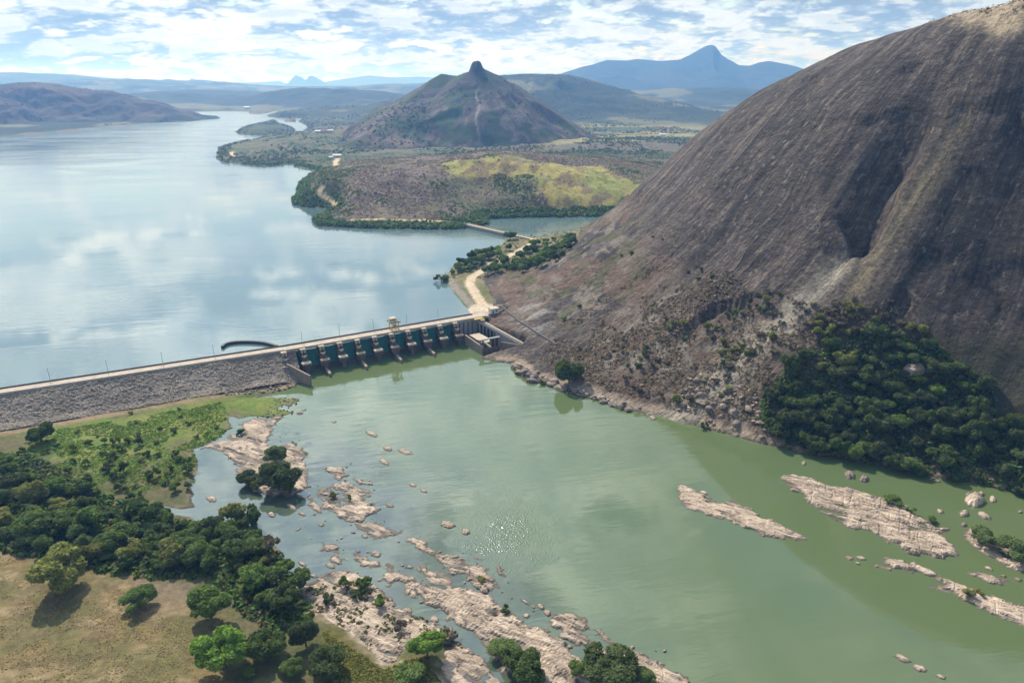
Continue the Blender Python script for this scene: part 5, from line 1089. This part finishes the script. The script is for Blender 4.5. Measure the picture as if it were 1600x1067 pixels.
    for p in scatter(z7, 3.6, 40, 49):
        rr = random.Random(int(p[0] * 31 + p[1])); plant('bush', rr.choice(['dryshrub', 'dryshrub', 'oliveshrub']), (p[0], p[1], float(dome_h(p[:1], p[1:])[0]) - .3), rr.uniform(2.0, 3.6), 'tall withered brown bush along the top edge of the dark wood', 'bush', 'withered bushes above the dark wood')
    for u, v in [(1075,425),(1095,422),(1112,432),(1090,436),(985,398),(1020,372),(1035,375),(970,400),(960,515),(1040,500),(1052,508),(905,545),(930,555),(1000,560),(1010,548),(1120,452),(880,500),(905,480),(935,470)]:
        p = at(u, v, dome_h); plant('bush', random.Random(u).choice(['shrub', 'oliveshrub', 'darkshrub']), (p[0], p[1], p[2] - .2), random.Random(v).uniform(1.0, 2.2), 'small bush rooted in a crack of the bare lower west flank', 'bush', 'bushes on the bare flank')
    # waterside bushes on the bank and rocks
    for u, v, w, k, lab in [(452,768,26,'shrub','bush in front of the river island clump'),(400,766,22,'oliveshrub','bush at the lower left rim of the river island'),(556,935,20,'darkshrub','dark bush on the rock shelf left of the channel'),(540,918,24,'shrub','olive green bush on the upper rock shelf'),(570,925,34,'darkshrub','wide dark bush on the upper rock shelf beside the channel'),(514,940,24,'darkshrub','round bush at the left rim of the upper rock shelf'),(592,950,22,'shrub','light bush beside the channel on the rock shelf'),(625,985,26,'dryshrub','brown bush on the rock shelf above the central tree'),(700,1000,30,'dryshrub','brown bush touching the right side of the central tree'),(790,957,18,'darkshrub','round dark bush alone in the middle of the large diagonal shelf'),(772,960,10,'dryshrub','small brown bush left of the lone round bush on the diagonal shelf'),(752,908,16,'oliveshrub','small bush on the brown outcrop by the open water'),(520,778,14,'oliveshrub','mossy tuft on the left of the blocky rock island'),(546,779,12,'shrub','small tuft on top of the blocky rock island'),(388,822,52,'darkshrub','dark bush on the low spit at the wood edge by the water'),(420,862,44,'dryshrub','brown green bush hanging over the water at the wood edge'),(362,812,44,'oliveshrub','olive bush on the narrow green spit in the water'),(1340,722,44,'mid','round bright tree at the water edge of the dark wood'),(1420,738,42,'mid','tree leaning over the water at the right of the dark wood'),(1284,706,26,'shrub','bush at the left water edge of the dark wood'),(1100,668,16,'darkshrub','bush at the waterline below the rubble slope'),(848,601,12,'shrub','small bush at the waterline among the heaped boulders'),(800,1045,44,'dark','bushy dark growth in the middle of the bush belt on the rock shelf'),(842,1068,40,'mid','bushy green growth at the foot of the bush belt on the rock shelf')]:
        p = at(u, v); z = ground_z(p[0], p[1]); d = np.array([p[0], p[1], z - H]); dep = d[1] * CP - d[2] * SP; tr = 'tree' in lab.split(' at ')[0].split(' touching')[0].split(' above')[0]; plant('broadleaf_tree' if tr else 'bush', k, (p[0], p[1], z - .15), w * PX * dep / 2, lab, 'tree' if tr else 'bush')
build_trees()
def clumps(name, P, rad, hgt, k, leaf, tint, label, cat, seed):
    rng = np.random.default_rng(seed); n = len(P); d = rng.normal(size=(n * k, 3)); d[:, 2] = np.abs(d[:, 2]) * .9 + .05; d /= np.linalg.norm(d, axis=1, keepdims=True); idx = np.repeat(np.arange(n), k); q = rng.uniform(.55, 1.0, n * k)
    C0 = P[idx]; Q = C0 + d * q[:, None] * np.stack([rad[idx], rad[idx], hgt[idx]], 1); N = d + rng.normal(0, .5, d.shape) + np.array([0, 0, .6]); N /= np.linalg.norm(N, axis=1, keepdims=True)
    sz = leaf * np.maximum(rad[idx], .3); A = rng.normal(size=d.shape); A -= (A * N).sum(1, keepdims=True) * N; A /= np.linalg.norm(A, axis=1, keepdims=True); B = np.cross(N, A); s = sz * rng.uniform(.6, 1.3, n * k)
    V = np.stack([Q - A * (s * .6)[:, None], Q - B * (s * .42)[:, None], Q + A * (s * .6)[:, None], Q + B * (s * .42)[:, None]], 1).reshape(-1, 3); F_ = np.arange(len(V)).reshape(-1, 4); col = np.repeat(tint[idx], 4, axis=0)
    return tag(mesh_np(name, V, F_, CLUMP, None, False, col), label, cat, kind='stuff')
def rnd_in(poly, n, seed):
    rng = np.random.default_rng(seed); poly = np.array(poly); P = rng.uniform(poly.min(0), poly.max(0), (n * 4, 2)); return P[sdf(P[:, 0], P[:, 1], poly) > 0][:n]
def pick(n, cols, seed, wts=None):
    rng = np.random.default_rng(seed); return np.array(cols)[rng.choice(len(cols), n, p=wts)] * rng.uniform(.8, 1.2, (n, 1))
def build_stuff():
    # meadow growth
    P = rnd_in(poly_at([(40,690),(80,672),(200,655),(345,628),(360,650),(357,675),(318,700),(300,745),(200,780),(120,760),(50,720)]), 8000, 71); z = bank_h(P[:, 0], P[:, 1]); kk = n01(P[:, 0], P[:, 1], 9, 72) > .30; P, z = P[kk], z[kk]; rng = np.random.default_rng(73); r = rng.uniform(.25, .75, len(P)) * (1 + .6 * (vnoise(P[:, 0] / 8, P[:, 1] / 8, 74) - .3))
    clumps('meadow_growth', np.stack([P[:, 0], P[:, 1], z - .05], 1), r, r * .42, 9, 1.0, pick(len(P), [(0.160, 0.254, 0.041), (0.216, 0.290, 0.056), (0.112, 0.198, 0.037), (0.244, 0.244, 0.075)], 75, [.4, .3, .2, .1]), 'bright green growth covering the meadow below the embankment', 'meadow plants', 76)
    # undergrowth beneath the left wood
    P = rnd_in(poly_at([(-60,715),(40,710),(120,750),(200,790),(262,805),(345,830),(405,838),(440,866),(440,890),(485,925),(485,985),(430,990),(380,960),(330,900),(240,905),(140,890),(60,872),(-60,850)]), 5200, 77); z = bank_h(P[:, 0], P[:, 1]); rng = np.random.default_rng(78); r = rng.uniform(.6, 1.9, len(P)); ok = z > .35; P, z, r = P[ok], z[ok], r[ok]
    clumps('undergrowth', np.stack([P[:, 0], P[:, 1], z - .1], 1), r, r * 1.15, 14, .75, pick(len(P), [(0.075, 0.124, 0.034), (0.116, 0.165, 0.045), (0.160, 0.150, 0.066), (0.104, 0.094, 0.053)], 79, [.45, .3, .15, .1]), 'tangled dark undergrowth filling the wood on the left bank', 'undergrowth', 80)
    # dry grass tussocks
    P = rnd_in(poly_at([(-60,860),(30,860),(75,905),(120,945),(190,915),(210,960),(300,970),(310,1066),(-60,1066)]), 6000, 81); kk = n01(P[:, 0], P[:, 1], 5, 82) > .30; P = P[kk]; z = bank_h(P[:, 0], P[:, 1]); r = np.random.default_rng(83).uniform(.12, .32, len(P))
    clumps('dry_grass', np.stack([P[:, 0], P[:, 1], z - .03], 1), r, r * .5, 8, 1.0, pick(len(P), [(0.375, 0.271, 0.122), (0.281, 0.216, 0.094), (0.188, 0.188, 0.066), (0.488, 0.375, 0.206)], 84, [.4, .3, .2, .1]), 'tussocky dry brown grass in the lower left corner', 'grass', 85)
    P = rnd_in(poly_at([(505,985),(545,1010),(600,1046),(655,1025),(690,1066),(520,1066)]), 1800, 86); z = bank_h(P[:, 0], P[:, 1]); r = np.random.default_rng(87).uniform(.25, .6, len(P))
    clumps('moss_plants', np.stack([P[:, 0], P[:, 1], z - .03], 1), r, r * .6, 8, 1.0, pick(len(P), [(0.179, 0.179, 0.041), (0.244, 0.206, 0.066), (0.131, 0.160, 0.037)], 88), 'low yellow green plants matting the bank at the bottom edge', 'ground plants', 89)
    P = rnd_in(poly_at([(470,905),(545,895),(610,935),(690,975),(740,1020),(700,1010),(620,1035),(540,985),(480,950)]), 900, 90); kk = n01(P[:, 0], P[:, 1], 5, 91) > .60; P = P[kk]; z = np.array([ground_z(*q) for q in P]); kz = z > .3; P, z = P[kz], z[kz]; r = np.random.default_rng(92).uniform(.3, .8, len(P))
    clumps('rock_plants', np.stack([P[:, 0], P[:, 1], z - .05], 1), r, r * .6, 10, .9, pick(len(P), [(0.140, 0.140, 0.048), (0.188, 0.140, 0.066), (0.094, 0.131, 0.037)], 93), 'mats of low plants in the hollows of the rock shelf', 'ground plants', 94)
    # undergrowth in the wood under the dome and on the spit
    P = rnd_in(poly_at([(1180,660),(1200,600),(1260,545),(1340,515),(1440,525),(1510,570),(1550,600),(1560,650),(1660,690),(1680,800),(1600,778),(1480,738),(1370,726),(1265,702)], dome_h, 4), 3000, 95); z = dome_h(P[:, 0], P[:, 1]); ok = z > .6; P, z = P[ok], z[ok]; r = np.random.default_rng(96).uniform(.9, 2.0, len(P))
    clumps('undergrowth', np.stack([P[:, 0], P[:, 1], z - .2], 1), r, r * 1.2, 14, .7, pick(len(P), [(0.056, 0.104, 0.030), (0.090, 0.140, 0.037), (0.131, 0.112, 0.056)], 97, [.5, .35, .15]), 'dark undergrowth filling the wood at the foot of the dome', 'undergrowth', 98)
    P = rnd_in(SPIT, 1500, 101); hz = lambda x, y: np.maximum(spit_h(x, y), dome_h(x, y)); z = hz(P[:, 0], P[:, 1]); dr, _ = sdl(P[:, 0], P[:, 1], ROAD); s = sdf(P[:, 0], P[:, 1], SPIT_R); ok = (z > ZL + .4) & (dr > 5) & (s > .5) & (P[:, 1] > 535) & (z < 24); P, z = P[ok], z[ok]; r = np.random.default_rng(102).uniform(.6, 1.7, len(P))
    clumps('undergrowth', np.stack([P[:, 0], P[:, 1], z - .1], 1), r, r * 1.1, 12, .75, pick(len(P), [(0.104, 0.179, 0.041), (0.150, 0.225, 0.056), (0.206, 0.188, 0.085)], 103), 'bushy undergrowth on the spit between lake and dome', 'undergrowth', 104)
    # scrub on the lower dome and rim
    P = rnd_in(poly_at([(840,560),(900,500),(1000,420),(1090,400),(1160,440),(1260,480),(1420,480),(1440,515),(1250,545),(1195,600),(1190,655),(1100,650),(1000,625),(900,590)], dome_h), 8500, 105); kk = n01(P[:, 0], P[:, 1], 14, 106) > .40; P = P[kk]; z = dome_h(P[:, 0], P[:, 1]); r = np.random.default_rng(107).uniform(.3, 1.1, len(P))
    clumps('dry_scrub', np.stack([P[:, 0], P[:, 1], z - .1], 1), r, r * .9, 10, .85, pick(len(P), [(0.244, 0.179, 0.112), (0.188, 0.140, 0.094), (0.160, 0.160, 0.066), (0.319, 0.244, 0.160)], 108, [.4, .3, .15, .15]), 'low dry brown scrub over the lower slope of the dome', 'scrub', 109)
    xs = np.random.default_rng(110).uniform(228, 420, 2600); ys = np.random.default_rng(111).uniform(350, 520, 2600); z = dome_h(xs, ys); ok = (z > 193 + 5 * vnoise(xs / 9, ys / 9, 112)) & (xs > 246); P = np.stack([xs, ys], 1)[ok]; z = z[ok]; r = np.random.default_rng(113).uniform(.5, 1.5, len(P))
    clumps('summit_scrub', np.stack([P[:, 0], P[:, 1], z - .1], 1), r, r * 1.25, 9, .6, pick(len(P), [(0.225, 0.160, 0.104), (0.160, 0.131, 0.094), (0.281, 0.206, 0.112)], 114), 'dry brown scrub fringing the skyline of the dome', 'scrub', 115)
    # lake country: leafless scrub, shore thickets, trees in the fields
    rng = np.random.default_rng(120); n = 90000; a = np.radians(rng.uniform(-21, 22, n)); rr = 700 * (1500 / 700) ** rng.uniform(0, 1, n); x, y = rr * np.sin(a), rr * np.cos(a); s = -sdf(x, y, LAKE_R); ok = s > 1.5; x, y, s, rr = x[ok], y[ok], s[ok], rr[ok]
    f = trace([p[0] for p in FIELD_PX], [p[1] for p in FIELD_PX], far_h, 640, 1800, 260)[:, :2]; fd = sdf(x, y, f) + 6 + 16 * fbm(x / 45, y / 45, 262, 4); keep = (fd < 2) | (rng.uniform(0, 1, len(x)) < .07)
    for pts, wd, _ in FAR_ROADS: keep &= sdl(x, y, pts)[0] > wd + 1.5
    dens = n01(x, y, 40, 121); keep &= (dens > rng.uniform(.05, .62, len(x)) - .12) | (s < 22)
    x, y, s, rr = x[keep], y[keep], s[keep], rr[keep]; z = far_h(x, y); shore = s < 17 + 9 * vnoise(x / 30, y / 30, 122); g = n01(x, y, 55, 123) + .35 * sst(1150, 1250, rr); green = (g > .70) & ~shore
    r = rng.uniform(.7, 1.6, len(x)) * np.where(shore, 2.2, np.where(green, 1.25, 1.0)); h = r * np.where(shore, 1.3, .8)
    cols = pick(len(x), [(.27, .205, .165), (.225, .172, .142), (.31, .235, .17)], 124); cg = pick(len(x), [(0.094, 0.140, 0.041), (0.135, 0.173, 0.056), (0.179, 0.179, 0.075)], 125); cs = pick(len(x), [(0.085, 0.146, 0.041), (0.122, 0.188, 0.053), (0.169, 0.198, 0.075)], 126)
    cols[green] = cg[green]; cols[shore] = cs[shore]; P = np.stack([x, y, z - .2], 1)
    clumps('scrub', P[~shore], r[~shore], h[~shore], 6, 1.0, cols[~shore], 'leafless purple brown scrub with green patches on the hills beyond the lake', 'scrub', 127); clumps('shore_thicket', P[shore], r[shore], h[shore], 12, .75, cols[shore], 'continuous green thicket along the shore of the peninsulas', 'thicket', 128)
    # far trees: second peninsula, island, plain, cone and far shores
    n = 26000; a = np.radians(rng.uniform(-30, 20, n)); rr = 1450 * (3600 / 1450) ** rng.uniform(0, 1, n); x, y = rr * np.sin(a), rr * np.cos(a); s = np.maximum(-sdf(x, y, LAKE_R), sdf(x, y, ISLE))
    for pl, _ in ISLETS: s = np.maximum(s, sdf(x, y, pl))
    ok = (s > 2) & ((s < 28) | (n01(x, y, 120, 131) > rng.uniform(.35, .75, n))); x, y = x[ok], y[ok]; z = np.maximum(far_h(x, y), cone_h(x, y)); r = rng.uniform(2.2, 4.6, len(x))
    clumps('far_thicket', np.stack([x, y, z - .4], 1), r, r * 1.1, 7, .85, pick(len(x), [(0.085, 0.124, 0.049), (0.131, 0.160, 0.068), (0.160, 0.140, 0.094), (0.066, 0.094, 0.041)], 132), 'mottled trees and scrub over the far shores and the plain', 'trees', 133)
    n = 4000; x = rng.uniform(-560, 420, n); y = rng.uniform(1300, 2000, n); z = cone_h(x, y); ok = (z > 14) & ((n01(x, y, 60, 135) > .42)); x, y, z = x[ok], y[ok], z[ok]; r = rng.uniform(.9, 2.2, len(x))
    clumps('hillside_scrub', np.stack([x, y, z - .3], 1), r, r, 7, .9, pick(len(x), [(0.160, 0.124, 0.098), (0.112, 0.112, 0.064), (0.085, 0.116, 0.049), (0.206, 0.160, 0.116)], 136), 'brown and green scrub clinging to the cone shaped hill', 'scrub', 137)
    n = 9000; x = rng.uniform(-3200, -1150, n); y = rng.uniform(2000, 3300, n); z = hill_h(x, y, LEFT_HILL, 320, 6); ok = (z > 14) & (n01(x, y, 150, 138) > .38); x, y, z = x[ok], y[ok], z[ok]; r = rng.uniform(2.5, 5.0, len(x))
    clumps('hillside_scrub', np.stack([x, y, z - .5], 1), r, r, 6, .9, pick(len(x), [(0.179, 0.131, 0.109), (0.140, 0.116, 0.090), (0.090, 0.112, 0.056)], 139), 'purple brown scrub over the long hill on the far left shore', 'scrub', 140)
build_stuff()
